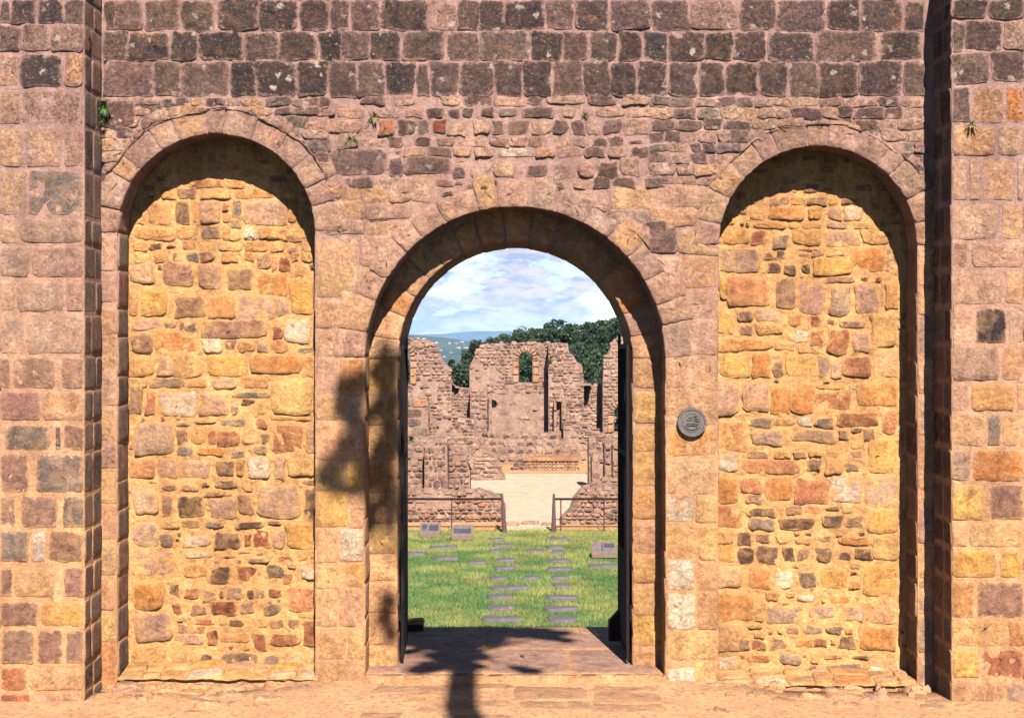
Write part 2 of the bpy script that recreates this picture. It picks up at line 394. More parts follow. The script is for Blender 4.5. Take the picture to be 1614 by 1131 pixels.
ROWC = '97-152: 163-240v 242-286v 286-361v 363-402U 403-469U 470-516U 519-563u 564-607v 608-655U 657-676v 677-724u 725-778u 779-824u 824-869U 871-918v 919-961u 962-1003U 1006-1052u 1053-1098u 1100-1142U 1145-1194U 1196-1240u 1243-1289v 1291-1351u 1355-1420u 1422-1457v'
fw.spec(0, 0, 1, ROWA+'\n'+ROWB+'\n'+ROWC, 'block', lambda x, y: random.uniform(.55, 1.0))
fw.rows(160, 1460, -44, -2, (42, 42), (40, 75), 'uUvuv', 'block', .9)
# special stones seen in the rubble band
fw.spec(500, 0, 2.827, '''425-470: 190-300v 345-430q 550-640p 650-780v 785-930t 935-1010v 1020-1190q 1205-1330v 1360-1480t 1490-1580v
480-525: 0-80q 85-215t 220-375q 395-470t 485-565d 580-640v 645-695v 730-785v 810-890g 905-1065v 1090-1150t 1240-1375t 1390-1530t
535-600: 20-200t 275-355r 360-440v 445-500g 515-575R(535-590) 580-670p(548-608) 690-765t 785-830v 845-945v 955-1045t 1050-1120d 1135-1190v 1200-1250q 1275-1355v 1365-1490q
610-655: 190-310t 315-385v 435-505d 535-615q 630-750p 765-860b 865-930t 935-1005b 1060-1130t 1140-1195q 1225-1295d 1300-1370v
655-700: 385-480t 490-600v 605-690T 700-790t 800-970w 975-1060T 1070-1180q 1190-1280v 1290-1380q 1400-1480v
700-790: 55-320v(660-780) 320-380v 385-605v(695-775) 605-660v(745-795) 680-775q(735-800) 780-885t(715-785) 930-1030v(735-785) 1055-1140q(725-805) 1160-1240q(720-790) 1250-1340d(722-802) 1350-1430q
790-840: 120-255v 260-370q 380-510t(790-895) 525-605b(800-835) 1140-1205t(812-842) 1230-1310v 1315-1420v 1460-1580v
850-950: 120-350T(850-950) 1270-1370t(870-900) 1395-1580t(865-975)
960-1050: 175-330d(965-1045) 1450-1560v(985-1030)''', 'rubble', .45)
def pal_mid(x, y):
    t = (y-150)/450
    if random.random() < t: return random.choice('tTTotp')
    return random.choice('qvqtpv')
fw.spec(0, 0, 2.976, '530-612: 480-640v(470-600) 645-820v(470-545)\n600-700: 1430-1540t(570-620) 1590-1680q', 'rubble', .5)
for (x0, x1) in ((163, 520), (1030, 1457)):
    fw.rows(x0, x1, 154, 292, (13, 22), (20, 52), lambda x, y: random.choice('vvqtqvtgT'), 'rubble', .65)
fw.rows(497, 640, 372, 470, (40, 52), (45, 75), 'TtTpT', 'ashlar', .12)
fw.rows(497, 590, 470, 562, (44, 55), (40, 90), 'TtTpT', 'ashlar', .1)
fw.rows(497, 650, 292, 372, (26, 40), (40, 80), 'tTqT', 'block', .3)
fw.rows(960, 1132, 292, 400, (26, 40), (40, 80), 'tTqTv', 'block', .3)
fw.rows(1010, 1132, 400, 562, (44, 56), (42, 80), 'TtTpT', 'ashlar', .1)
def pal_low(x, y): return random.choice('TtTopT') if y < 680 else random.choice('syysosyTYw')
fw.rows(497, 574.5, 562, 1088, (40, 62), (34, 77), pal_low, 'ashlar', .02)
fw.rows(1050, 1132, 562, 1088, (44, 62), (36, 82), pal_low, 'ashlar', .02)
fw.stone(1052, 1050, 1096, 1084, 'w', 'block')
fw.rows(157, 184.5, 366, 1090, (44, 66), (27, 28), lambda x, y: random.choice('tqtT') if y < 760 else random.choice('Toys'), 'ashlar', .05)
fw.rows(157, 178, 290, 366, (36, 46), (22, 28), 'Tto', 'ashlar', .2)
fw.rows(1446.5, 1474, 386, 1100, (44, 66), (27, 28), 'tqtTs', 'ashlar', .05)
fw.rows(184, 500, 1070, 1092, (12, 20), (40, 90), 'sTyo', 'block', 0)
fw.rows(1132, 1446, 1082, 1100, (12, 18), (40, 90), 'sTyo', 'block', 0)
fw.fill(163, 1457, 150, 420, 'vqtTgv', 5000, (9, 30), (6, 14), .4)
fw.fill(163, 1457, 150, 560, 'vqtTgv', 3000, (6, 14), (5, 9), .3)
# parts of the wall outside the two buttresses, beyond the frame
fw.push = None
for a, b in ((-765, -80), (1690, 2380)): fw.rows(a, b, -44, 1100, (44, 60), (50, 110), lambda x, y: random.choice('uvUv') if y < 160 else random.choice('tTqt') if y < 700 else random.choice('syTs'), 'block', lambda x, y: age_f(x, y))
wall.build('front_masonry', [M_stone, M_mortar], facade, 'mat0')

# --- arch rings, soffits and jamb reveals
def ring_part(name, cx, cz, r0, r1, n, Y0, Y1, pal, age, spr=None):
    """voussoirs on the face at Y0 (metres) and the soffit behind them down to Y1"""
    mb = MB(); cxm = cx
    cuts = np.linspace(0, math.pi, n+1); cuts[1:-1] += np.random.uniform(-.18, .18, n-1)*math.pi/n
    for i in range(n):
        a0, a1 = cuts[i], cuts[i+1]; k = random.choice(pal); rr = r1+random.uniform(-.07, .06)
        g = .004/r0
        poly = []
        for (t, r) in ((a0+g, r0-.003), ((a0+a1)/2, r0-.004), (a1-g, r0-.003), (a1-g, (r0+rr)/2), (a1-g, rr), ((a0+a1)/2, rr+.008), (a0+g, rr), (a0+g, (r0+rr)/2)):
            poly.append((cxm-r*math.cos(t), cz+r*math.sin(t)))
        c = color(k)
        add_stone(mb, outline(poly, 28, .05, .006), random.uniform(.007, .015), plane_map(Y0), c, age, .006, .4, .3)
        # the same stone seen on the soffit
        mp_ = lambda u, v, h: (cxm-(r0-h)*np.cos(u), v, cz+(r0-h)*np.sin(u))
        y = Y0
        while y < Y1-.01:
            y2 = min(y+random.uniform(.35, .5), Y1); y2 = Y1 if Y1-y2 < .15 else y2
            o = outline([(a0+g, y-.004 if y == Y0 else y+.004), (a1-g, y-.004 if y == Y0 else y+.004), (a1-g, y2-.004), (a0+g, y2-.004)], 20, .05)
            add_stone(mb, o, random.uniform(.003, .010), mp_, c if y == Y0 else color(random.choice(pal)), age*.5, .005, .2); y = y2
    # mortar behind the soffit blocks
    V = []; m_ = 48
    for i in range(m_+1):
        t = math.pi*i/m_
        for Y in (Y0, Y1): V.append((cxm-r0*math.cos(t), Y, cz+r0*math.sin(t)))
    mb.add(V, [(2*i, 2*i+1, 2*i+3, 2*i+2) for i in range(m_)], m=1)
    return mb
def jamb_blocks(mb, x, side, z0, z1, Y0, Y1, pal, age=.02):
    """reveal of a jamb: side=+1 faces +x"""
    mp_ = lambda u, v, h: (np.full_like(u, x)+side*h, u, v)
    mb.add([(x, Y0, z0), (x, Y1, z0), (x, Y1, z1), (x, Y0, z1)], [(0, 1, 2, 3)], m=1)
    z = z0
    while z < z1-.02:
        h = random.uniform(.24, .36); z2 = z1 if z+h > z1-.12 else z+h
        y = Y0
        while y < Y1-.02:
            ww = random.uniform(.28, .5); y2 = Y1 if y+ww > Y1-.15 else y+ww
            add_stone(mb, outline(rect(y, z, y2, z2, .005, .006), 20, .08, .002), random.uniform(.002, .011), mp_, color(random.choice(pal)), age, .008, .4); y = y2
        z = z2
mcx = lambda a: (a.cx-CX)*S
for a, nm, n, lab in ((AL, 'blind_arch', 13, 'shadowed round arch over the left golden infill'), (AR, 'blind_arch', 13, 'shadowed round arch over the right golden infill')):
    mb = ring_part(nm, mcx(a), toz(a.cy), a.r*S, (a.r+a.ring)*S, n, 0, NICHE, 'ttqqtT', .3)
    for side in (1, -1):
        jamb_blocks(mb, mcx(a)-side*a.r*S, side, toz(a.base), toz(a.cy), 0, NICHE, 'gbvgb')  # dimness of the reveals painted in with darker stone colours
    mb.build(nm, [M_stone, M_mortar], facade, 'mat0')['label'] = lab
mb = ring_part('outer_gate_arch', mcx(AD), toz(AD.cy), AD.r*S, (AD.r+AD.ring)*S, 17, 0, NICHE, 'ttTqpt', .2)
for side in (1, -1): jamb_blocks(mb, mcx(AD)-side*AD.r*S, side, -.05, toz(AD.cy), 0, NICHE, 'tTsTo')
mb.build('outer_gate_arch', [M_stone, M_mortar], facade, 'mat0')
# inner order
x0 = mcx(AD); mb = ring_part('inner_gate_arch', x0, 2.82, R2, R2+.30, 17, NICHE, THICK, 'TsTotT', .03)
lp = [(x0-R2-.4, -.05)]+[(x0-R2, -.05)]+[(x0-R2*math.cos(math.pi*i/30), 2.82+R2*math.sin(math.pi*i/30)) for i in range(31)]+[(x0+R2, -.05), (x0+R2+.4, -.05), (x0+R2+.4, 4.6), (x0-R2-.4, 4.6)]
cdt_panel(mb, [lp], lambda x, z: abs(x-x0) < R2+.4 and -.05 < z < 4.6 and not (math.hypot(x-x0, z-2.82) < R2 if z > 2.82 else abs(x-x0) < R2), .06, plane_map(NICHE), .006)
f2 = Face(mb, NICHE)
kx = lambda x: CX+x/f2.k
kz = lambda z: CY+(EYE-z)/f2.k
for side in (-1, 1):
    a, b = sorted((x0+side*(R2-.004), x0+side*(R2+.34)))
    f2.rows(kx(a), kx(b), kz(2.82), kz(-.04), (42, 62), (80, 90), 'TyysoyYs', 'ashlar', 0)
    jamb_blocks(mb, x0+side*R2, -side, -.05, 2.82, NICHE, THICK, 'tTTs')
mb.build('inner_gate_arch', [M_stone, M_mortar], facade, 'mat0')

# --- the two infills
def infill(a, lab):
    mb = MB(); x_ = mcx(a); r_ = a.r*S+.06; zc = toz(a.cy); zb = toz(a.base)-.1
    lp = [(x_-r_, zb)]+[(x_-r_*math.cos(math.pi*i/30), zc+r_*math.sin(math.pi*i/30)) for i in range(31)]+[(x_+r_, zb)]
    cdt_panel(mb, [lp], lambda x, z: (math.hypot(x-x_, z-zc) < r_ if z > zc else abs(x-x_) < r_ and z > zb), .03, plane_map(NICHE), .014, ns=13)
    return mb
SC = (DC+NICHE)/DC
L_INF3 = '''840-882: 880-1050r 1060-1150o
882-932: 760-830o 835-925b 940-1080y 1100-1290o
940-1050: 690-800o 815-895d 905-935o 940-1035p 1045-1075r(950-990) 1045-1078o(1000-1048) 1090-1135g(940-1020) 1145-1345p 1350-1400o
1060-1118: 640-820o 830-925y 940-1035b 1045-1080o 1088-1130g(1030-1075) 1140-1200w 1210-1330o 1340-1440y'''
L_INF6 = '''0-52: 600-790o 820-880p 895-980g 990-1075y 1080-1170w 1180-1280o 1285-1350b(35-65)
60-102: 590-655o 665-725d(65-95) 740-790b(70-85) 815-875r(55-95) 885-960y 970-1080y 1090-1190o 1200-1270o 1285-1330b(80-110) 1340-1395y
105-150: 600-680y 685-750o 770-805b 825-885G 890-960b 985-1060o 1085-1135o 1145-1205p(115-185) 1210-1240r(118-190) 1245-1295R(125-195) 1300-1330o 1340-1400y
152-245: 580-690p 725-860b(148-262) 880-990p(158-275) 1010-1130b(180-275) 1145-1280O(195-300) 1290-1400Y(215-380)
265-392: 580-620o 625-745Y 750-775o(330-400) 780-920b(300-400) 925-1045o(300-400) 1050-1230p(300-415) 1235-1290q(310-385)
402-452: 590-725p 730-785g(415-445) 800-890g(418-460) 900-1195b(412-485) 1220-1265r(430-490) 1270-1390w(402-508)
465-552: 580-680b(470-555) 690-890O 900-990w(485-550) 1000-1055b(490-540) 1060-1140o(505-550) 1150-1195p(495-555) 1210-1290o(495-555) 1320-1405g(530-555)
562-662: 575-690o 700-770T 775-905y 920-1100Y(560-660) 1110-1355O(570-650) 1360-1400o
668-712: 580-660y 665-830g 840-930o 945-1060p 1070-1200o(660-710) 1205-1395y(665-830)
720-832: 575-640b(695-830) 650-700r 710-885w 890-1015p(725-835) 1030-1210G(727-757) 1075-1140K(757-785) 1130-1190y(765-830) 1030-1065p(770-830)
838-880: 780-850g(865-882) 860-970o(850-870) 980-1110g(850-885) 1140-1190r(845-890) 1195-1395o(838-858)
868-1005: 595-770q(865-1010) 785-840b(895-960) 850-920o(885-960) 925-965r(895-960) 970-1070R(898-970) 1080-1160y(895-965) 1165-1205g(910-955) 1215-1350R(872-998) 1365-1415T
970-1012: 790-865g 870-1000O(972-1010) 1030-1095g(990-1018) 1130-1190g(965-1005)
1025-1105: 575-690o 695-785p 790-940p 960-1045d(1030-1100) 1050-1090o 1100-1200w(1010-1110) 1215-1275p(1010-1120) 1285-1410y'''
L_INF7 = '''50-95: 740-810b(68-95) 825-910b(70-95) 920-955r(55-75) 980-1085b(50-85) 960-1060y(92-120)
80-200: 610-720p(82-202) 740-785b(110-208) 815-935D(122-212) 930-1020b(98-122) 955-1085p(130-220) 1090-1155b(105-205) 1175-1365p(70-220) 1390-1440d(82-222)
230-350: 600-720q(235-352) 735-790g(290-350) 725-820y(230-268) 825-910b(225-265) 935-1025g(236-264) 1065-1210D(233-268) 1220-1285b(230-250) 840-960w(290-352) 975-1100D(280-355) 1115-1150R(285-345) 1155-1230R(268-360) 1240-1300p(275-355) 1305-1430Y(245-360)
370-420: 600-800p(375-480) 840-970w(375-402) 1000-1085r(388-402) 1085-1140G(370-382) 1130-1230b(398-422) 1265-1340r(388-418)
430-500: 830-950o(432-492) 960-1055D(438-515) 1080-1195R(438-508) 1220-1300G(430-492) 1290-1340r(470-515) 1370-1440w(440-505)
520-640: 600-750O(515-640) 765-820D(525-578) 840-915r(532-590) 925-985b(545-600) 1000-1020R(545-585) 1035-1100p(538-588) 1125-1160D(542-585) 1165-1210g(542-585) 1225-1285R(538-578) 1310-1440r(535-650)
598-660: 780-835R(600-655) 870-945b(608-660) 960-1080R(600-662) 1095-1165b(602-660) 1200-1280g(610-660)
672-772: 610-785q(655-782) 840-875b(672-695) 890-980R(676-708) 1045-1115d(678-712) 1230-1300b(680-720) 1315-1365b(680-722) 810-855b(702-750)
705-800: 875-935r(712-745) 945-995R(725-800) 1000-1140o(740-790) 1150-1215R(735-820) 1225-1375R(745-800) 1390-1442R(682-802) 800-935p(750-795)
790-915: 600-740y(790-900) 750-850y(815-900) 855-905y(840-905) 915-965D(835-905) 1000-1185d(828-918) 1210-1270g(842-915) 1300-1440s(825-915)'''
mbL = infill(AL, ''); fL = Face(mbL, NICHE, ok=lambda x, y: AL.inside(x, y, 12))
for t, oy, k in ((L_INF3, 0, 2.976), (L_INF6, 360, 2.828), (L_INF7, 740, 2.893)): fL.spec(0, oy, k, t, 'rubble', .02)
fL.fill(196, 500, 225, 1062, 'oyYrbpgyoT', 6000, (12, 34), (8, 15)); fL.fill(196, 500, 225, 1062, 'oybrpgyo', 3000, (6, 13), (5, 9))
o = mbL.build('blind_arch_infill', [M_istone, M_infill_mortar], facade, 'mat0'); o['label'] = 'golden rubble infill of the left blind arch'
R_INF5 = '''870-912: 485-580b 585-650o 655-745b
916-978: 400-470y 480-640O 660-720Y 740-810p 820-900w
984-1014: 410-560o 570-620y 630-720o 740-830p 850-950y
1020-1086: 270-395o 400-475R 495-570g(1040-1100) 580-720o 730-890p 895-1020y'''
R_INF8 = '''88-132: 595-720b(88-104) 615-665b(108-132) 670-730b(100-125) 740-820y(80-120)
95-200: 265-445q 460-555d(95-140) 480-540D(150-195) 545-600D(160-205) 630-670D(155-200) 675-860Y(130-203) 840-995O(85-190) 1005-1050p(80-190)
210-342: 260-295Y(210-318) 300-485r(215-342) 510-600b(215-352) 615-735p(225-380) 755-850q(252-388) 860-970q(240-376) 1000-1050o(225-355) 980-996y(225-350)
206-245: 720-865b(212-242) 890-925R(214-232) 955-980R(214-238) 615-700y(206-220)
350-470: 260-325Y(350-470) 340-415b(362-412) 420-545p(360-415) 560-630o(375-430) 655-715R(390-432) 740-775D(400-430) 790-915b(408-440) 935-1050y(370-525)
420-478: 350-410b(430-470) 430-550o(425-472) 340-345o
450-560: 740-840R(448-562) 860-925p(458-545) 600-665w(450-510) 672-725r(450-520)
480-545: 260-500O(484-545) 510-600y(500-540) 610-700y(520-552)
558-662: 260-400Y(545-660) 410-490O(550-660) 500-550b(585-660) 555-690Y(560-662) 700-755g(560-655) 760-800p(575-670) 805-945r(562-660) 955-1050s(540-655)
670-824: 145-350q(675-830) 365-485p(680-815) 490-580O(695-822) 582-680O(695-822) 685-855r(722-805) 870-1050O(680-790)
690-712: 690-830Y 835-870w
815-882: 400-495g(835-882) 505-605o(840-872) 610-675w(830-875) 685-775g(835-882) 785-970R(812-882) 985-1050r(810-910)
890-962: 240-390o(862-985) 400-550q(890-965) 580-790b(890-948) 790-835g(890-935) 845-900K(880-905) 905-950d(885-942)
985-1018: 385-485b 505-580o 590-650b 655-715o(978-1010) 720-800o 835-900b(985-1020)
1018-1086: 250-350w(990-1075) 360-620r(1020-1086) 650-715g(1020-1072) 730-810o 820-880g(1038-1075) 925-1050Y(930-1080)'''
R_INF9 = '''20-152: 255-350O(28-150) 360-450r(30-100) 375-450b(105-150) 460-590O(30-140) 595-750r(40-150) 760-890w(25-140) 905-1055p(20-160)
155-235: 245-365r(155-255) 380-520D(168-208) 390-515g(212-268) 530-690D(206-265) 720-810d(202-262) 825-900b(202-262) 920-1050Y(170-285)
158-196: 560-630b 640-710r 730-800b(160-182)
265-332: 245-325o 345-405D(270-330) 430-490b(280-325) 515-570y(290-325) 600-670o(298-330) 690-760d(292-318) 790-940O(298-332)
340-418: 185-325Y(290-405) 345-415D(345-418) 430-520d(340-415) 550-600D(338-400) 605-660b(340-398) 690-765d(342-410) 790-850d(362-402) 865-940D(345-398) 945-1055y(300-395)
435-532: 245-370s(430-520) 390-490O(448-525) 505-590w(448-525) 615-700G(452-520) 710-830Y(445-528) 840-890O(490-530) 845-875D(448-460) 900-1055Y(420-560)
550-582: 470-530o(540-580) 610-690w 750-890O(560-588)
592-678: 255-420O(545-670) 470-630q(610-680) 650-780q(605-662) 820-910q(600-670) 920-1055s(575-680)
686-726: 380-450b(682-692) 560-620b(695-728) 645-720G(686-730) 740-810g(688-730) 820-860O(700-725) 250-370s(680-800)
742-800: 350-400g(742-795) 410-470R(752-795) 490-565b(745-795) 600-680O(750-785) 685-740R(745-785) 795-870d(735-790) 880-1050O(690-802)
820-855: 395-495R 530-630g(820-858) 730-810r(818-838) 850-930b(818-838)
850-912: 250-340w(830-890) 355-480s(865-905) 550-660s(862-890) 720-905g(855-908) 915-1050T(840-905)'''
mbR = infill(AR, ''); fR = Face(mbR, NICHE, ok=lambda x, y: AR.inside(x, y, 12))
for t, oy in ((R_INF5, 0), (R_INF8, 360), (R_INF9, 740)): fR.spec(1040, oy, 2.812, t, 'rubble', .02)
fR.fill(1128, 1432, 240, 1072, 'oyYrbpgyoT', 6000, (12, 34), (8, 15)); fR.fill(1128, 1432, 240, 1072, 'oybrpgyo', 3000, (6, 13), (5, 9))
o = mbR.build('blind_arch_infill', [M_istone, M_infill_mortar], facade, 'mat0'); o['label'] = 'golden rubble infill of the right blind arch'
# --- sills of the blind arches: rough sloping ledges
for a in (AL, AR):
    mb = MB(); xa, xb = mcx(a)-a.r*S, mcx(a)+a.r*S; zb = toz(a.base)
    def ms(u, v, h, zb=zb): return (u, v*1.0, zb+.05*v/NICHE+h)
    def gridp(n, m_):
        V = []; 
        for i in range(n+1):
            for j in range(m_+1):
                x = xa+(xb-xa)*i/n; y = -.04+(NICHE+.02)*j/m_*1.0
                V.append((x, y, zb+.05*y/NICHE+.012*fbm(x, y, 1, 8)))
        return V, [(i*(m_+1)+j, (i+1)*(m_+1)+j, (i+1)*(m_+1)+j+1, i*(m_+1)+j+1) for i in range(n) for j in range(m_)]
    V, Fc = gridp(60, 12); mb.add(V, Fc, m=1)
    x = xa
    while x < xb-.03:
        ww = min(random.uniform(.16, .38), xb-x)
        y = -.03
        while y < NICHE-.05:
            y2 = min(NICHE, y+random.uniform(.14, .26))
            add_stone(mb, outline(rect(x, y, x+ww, y2, .006, .015), 20, .16, .004), random.uniform(.01, .035), ms, color(random.choice('sywToY')), 0, .012, .6); y = y2
        x += ww
    mb.build('blind_arch_sill', [M_istone, M_infill_mortar], facade, 'mat0')

# --- buttresses
BP = .6
def buttress(px_in, side, rows_txt, ox, pal_top, lab):
    """side=-1: left one, its inner edge at px_in"""
    mb = MB(); xi = (px_in-CX)*(DC-BP)/F; xo = xi+side*1.62; lo, hi = min(xi, xo), max(xi, xo)
    cdt_panel(mb, [[(lo, ZB), (hi, ZB), (hi, ZTOP), (lo, ZTOP)]], lambda x, z: lo < x < hi and ZB < z < ZTOP, .04, plane_map(-BP), .010)
    for x, s_ in ((lo, -1), (hi, 1)):
        mb.add([(x, -BP, ZB), (x, 0.02, ZB), (x, 0.02, ZTOP), (x, -BP, ZTOP)], [(0, 1, 2, 3)], m=1)
    mb.add([(lo, -BP, ZTOP), (hi, -BP, ZTOP), (hi, 0, ZTOP), (lo, 0, ZTOP)], [(0, 1, 2, 3)], m=1)
    f = Face(mb, -BP); zr = []
    for line in rows_txt.strip().splitlines():
        vr, rest = line.split(':'); v0, v1 = (-44., -2.) if vr == '-44--2' else map(float, vr.split('-')); zr.append((v0, v1, []))
        for t in rest.split():
            c = t[-1]; u0, u1 = map(float, t[:-1].split('-'))
            ag = float(np.clip((330-(v0+v1)/2)/200, 0, 1))*.8+.04
            f.stone(u0, v0, u1, v1, c, 'ashlar' if v0 > 130 else 'block', ag)
            if (side < 0 and u1 > px_in-8) or (side > 0 and u0 < px_in+8): zr[-1] = (v0, v1, [c])
        # outer remainder beyond the frame
        x = 0 if side < 0 else 1614
        far = CX+xo/f.k
        while abs(far-x) > 12:
            ww = min(random.uniform(45, 90), abs(far-x)); a_, b_ = sorted((x, x+side*ww))
            f.stone(a_, v0, b_, v1, random.choice('tTq' if v0 < 700 else 'sTyo') if v0 > 140 else random.choice('uvU'), 'block', ag); x += side*ww
    # inner side face: the same courses return, their shade put in as darker stone colours
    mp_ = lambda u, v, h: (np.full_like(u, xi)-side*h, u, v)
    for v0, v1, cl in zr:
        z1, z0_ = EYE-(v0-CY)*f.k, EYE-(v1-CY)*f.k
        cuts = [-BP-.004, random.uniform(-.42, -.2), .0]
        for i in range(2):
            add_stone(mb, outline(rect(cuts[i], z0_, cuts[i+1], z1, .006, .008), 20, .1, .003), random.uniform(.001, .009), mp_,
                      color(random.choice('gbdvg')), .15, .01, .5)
    o = mb.build('buttress', [M_stone, M_mortar], facade, 'mat0'); o['label'] = lab
buttress(133, -1, '''-44--2: 0-50u 52-90v 92-133u
0-37: 0-17v 18-56u 60-100U 102-133v
39-81: 0-35v 36-78q 80-133q
85-137: 0-28t 31-99U 103-133T
141-196: 0-32t 34-133q
200-264: 0-36T 40-98t 100-133q
268-340: 0-42t 44-133g
344-384: 0-28t 30-133q
388-437: 0-47q 50-133q
441-491: 0-24t 26-102q 104-133q
495-558: 0-40q 43-133q
562-613: 0-17b 20-88b 96-133b
616-663: 0-64b 66-133T
668-710: 8-80g 87-97d 100-133b
714-777: 0-46b 57-133g
780-832: 0-25b 32-92b 98-133g
835-886: 0-47g 48-73w 76-133b
892-941: 0-20b 22-90s 100-133b
946-987: 0-62b 64-133Y
991-1046: 0-55b 58-100b 103-133b
1050-1088: 0-42r 44-133s
1090-1130: 0-50r 52-133T''', 0, 'uv', 'left buttress of greyish ashlar blocks')
buttress(1500, 1, '''-44--2: 1500-1545u 1547-1614v
0-31: 1500-1555U 1557-1614u
33-80: 1500-1520v 1522-1578u 1583-1614q
82-130: 1500-1560v 1562-1614v
135-195: 1500-1530v 1532-1582T 1584-1614O
197-246: 1500-1570T 1572-1614t
250-317: 1500-1525t 1527-1545t 1547-1600T 1602-1614q
320-378: 1500-1575t 1578-1614T
381-422: 1500-1526b 1530-1614t
426-480: 1500-1582t 1584-1614T
485-541: 1500-1533t 1538-1587U 1590-1614t
545-600: 1500-1575q 1580-1614T
603-648: 1500-1527t 1530-1600o 1602-1614s
651-703: 1500-1552T 1556-1578g 1580-1614s
707-758: 1500-1530q 1532-1614O
762-820: 1500-1552Y 1560-1614b
822-862: 1500-1525s 1527-1614y
865-911: 1500-1572Y 1575-1614Y
915-973: 1500-1537o 1540-1614b
976-1019: 1500-1586y 1589-1614o
1022-1068: 1500-1545Y 1547-1614r
1071-1130: 1500-1585T 1587-1614q''', 0, 'uv', 'right buttress of warm ashlar blocks')

# --- bronze plaque beside the gateway
pl = tag(empty('bronze_medallion', P(1090, 665)), 'small round dark bronze plaque with raised relief fixed right of the gateway', 'plaque')
M_bz = plain_mat('aged_bronze', (.13, .11, .10), .35, 60, .45, .5, .55, .4)
def disc(mb, prof, n=48):
    V = []; 
    for r_, y in prof:
        for k in range(n): t = 2*math.pi*k/n; V.append((r_*math.cos(t), y, r_*math.sin(t)))
    m_ = len(prof); Fc = [(i*n+k, i*n+(k+1) % n, (i+1)*n+(k+1) % n, (i+1)*n+k) for i in range(m_-1) for k in range(n)]
    Fc.append(tuple((m_-1)*n+k for k in range(n))); mb.add(V, Fc)
mb = MB(); disc(mb, [(.131, .0), (.131, -.052), (.127, -.058), (.112, -.058), (.108, -.050)]); mb.build('rim', M_bz, pl)
mb = MB(); disc(mb, [(.086, -.050), (.086, -.056), (.078, -.056), (.076, -.0505)])
mb.tube([(-.045, -.055, .022), (-.02, -.058, .052), (.005, -.055, .022), (-.045, -.055, .022)], .006)
for z, a_, b_ in ((.052, .005, .045), (.030, .018, .06), (.010, .020, .066), (-.012, -.05, .06), (-.028, -.055, .05)):
    mb.tube([(a_, -.055, z), ((a_+b_)/2, -.057, z+.005), (b_, -.055, z-.004)], .006, 6)
mb.tube([(-.072+.012*i, -.055, -.032-.03*math.sin(math.pi*i/12)) for i in range(13)], .006, 6)
mb.build('relief', M_bz, pl)

# ------------------------------------------------------------------ plants on the wall
M_weed = attr_mat('weed_leaf', .6, .3)
def weed(px, py, Y, r_, n, lab, cols, droop=.4, nm='wall_weed'):
    x, y, z = P(px, py, Y); mb = MB(); st = MB(); r_ *= .8
    for i in range(n*2):
        a = random.uniform(0, 2*math.pi); e = random.uniform(-.9, 1.2); l = r_*random.uniform(.25, 1.0)
        d = Vector((math.cos(a)*math.cos(e), -abs(math.sin(a))*.6-.15, math.sin(e))).normalized()
        p0 = Vector((0, 0, 0)); p1 = d*l*.5+Vector((0, 0, l*.12)); p2 = d*l+Vector((0, 0, -l*droop*.5))
        sd = d.cross(Vector((0, 0, 1))).normalized()*l*random.uniform(.05, .10)
        if sd.length < 1e-4: sd = Vector((l*.1, 0, 0))
        c = (*[v*random.uniform(.7, 1.3) for v in random.choice(cols)], 0)
        mb.add([p0, p1-sd, p1+sd, p2], [(0, 1, 2), (1, 3, 2)], c)
        if i % 3 == 0: st.tube([p0, p1*.5, p1], .0022, 4, (.08, .1, .03, 0))
    t = tag(empty(nm, (x, y-.01, z)), lab, 'plant', 'weeds rooted in the wall joints')
    mb.build('leaves', M_weed, t); st.build('stems', M_weed, t)
GY = [(.24, .22, .06), (.13, .16, .05), (.28, .20, .07)]; GG = [(.05, .11, .03), (.09, .14, .04)]
weed(163, 170, -.05, .14, 60, 'bright green leafy weed high in the corner of the left buttress', GG)
weed(160, 190, -.1, .08, 30, 'small green tuft just below the leafy weed in the left corner', GG)
weed(167, 93, -.02, .05, 14, 'tiny yellow-green sprig highest up by the left buttress', GY)
weed(160, 225, -.2, .05, 14, 'pale yellow-green sprig lowest beside the left buttress', GY)
weed(590, 185, 0, .12, 26, 'straggling yellow-green weed in the rubble above left of the gateway', GY)
weed(610, 208, 0, .10, 14, 'drooping yellow strand just below the straggling weed', GY)
weed(556, 222, 0, .11, 22, 'green grassy tuft low in the rubble left of centre', GG+GY)
weed(922, 182, 0, .08, 18, 'small brownish green plant in the vertical crack right of centre', GG+[(.2, .09, .04)])
weed(536, 360, 0, .07, 16, 'yellowish sprig beside the pale stone left of the gate arch', GY)
weed(1530, 200, -BP, .13, 26, 'yellow-green fern sprouting from the right buttress', GY)
weed(440, 226, 0, .05, 12, 'dry reddish tuft on top of the left blind arch', [(.2, .1, .05), (.1, .12, .04)])

# ------------------------------------------------------------------ ground
LZ = -1.15
def ground_z(x, y):
    if -2.6 < y < .3 and abs(x) < 2.1: return -.06-.022*max(0, -y)-.03*max(0, abs(x)-1.5)
    if y < -.2: return -.115+max(0, (-y-2.5))*.11*(1 if y > -16 else 1) if y > -18 else -.115+15.5*.11
    if y < 1.0: return -.14
    if y < 1.5: return -.14+(LZ+.14)*(y-1.0)/.5
    if y < 48: return LZ
    t = y-48; return LZ-max(0, min(t*.09, 40))-0.0
def gmat():
    m, nt, b = mat('ground_soil'); g = nt.nodes.new('ShaderNodeNewGeometry').outputs['Position']
    c = mixc(nt, ramp(nt, tex(nt, g, 3, 8, .7), .35, .65), lin((226, 164, 122)), lin((246, 196, 138)))
    c = mixc(nt, ramp(nt, tex(nt, g, 22, 6, .75), .5, .62), c, lin((172, 122, 100)))
    nt.links.new(c, b.inputs['Base Color']); bump(nt, b, tex(nt, g, 30, 8, .75), .9, .03); return m
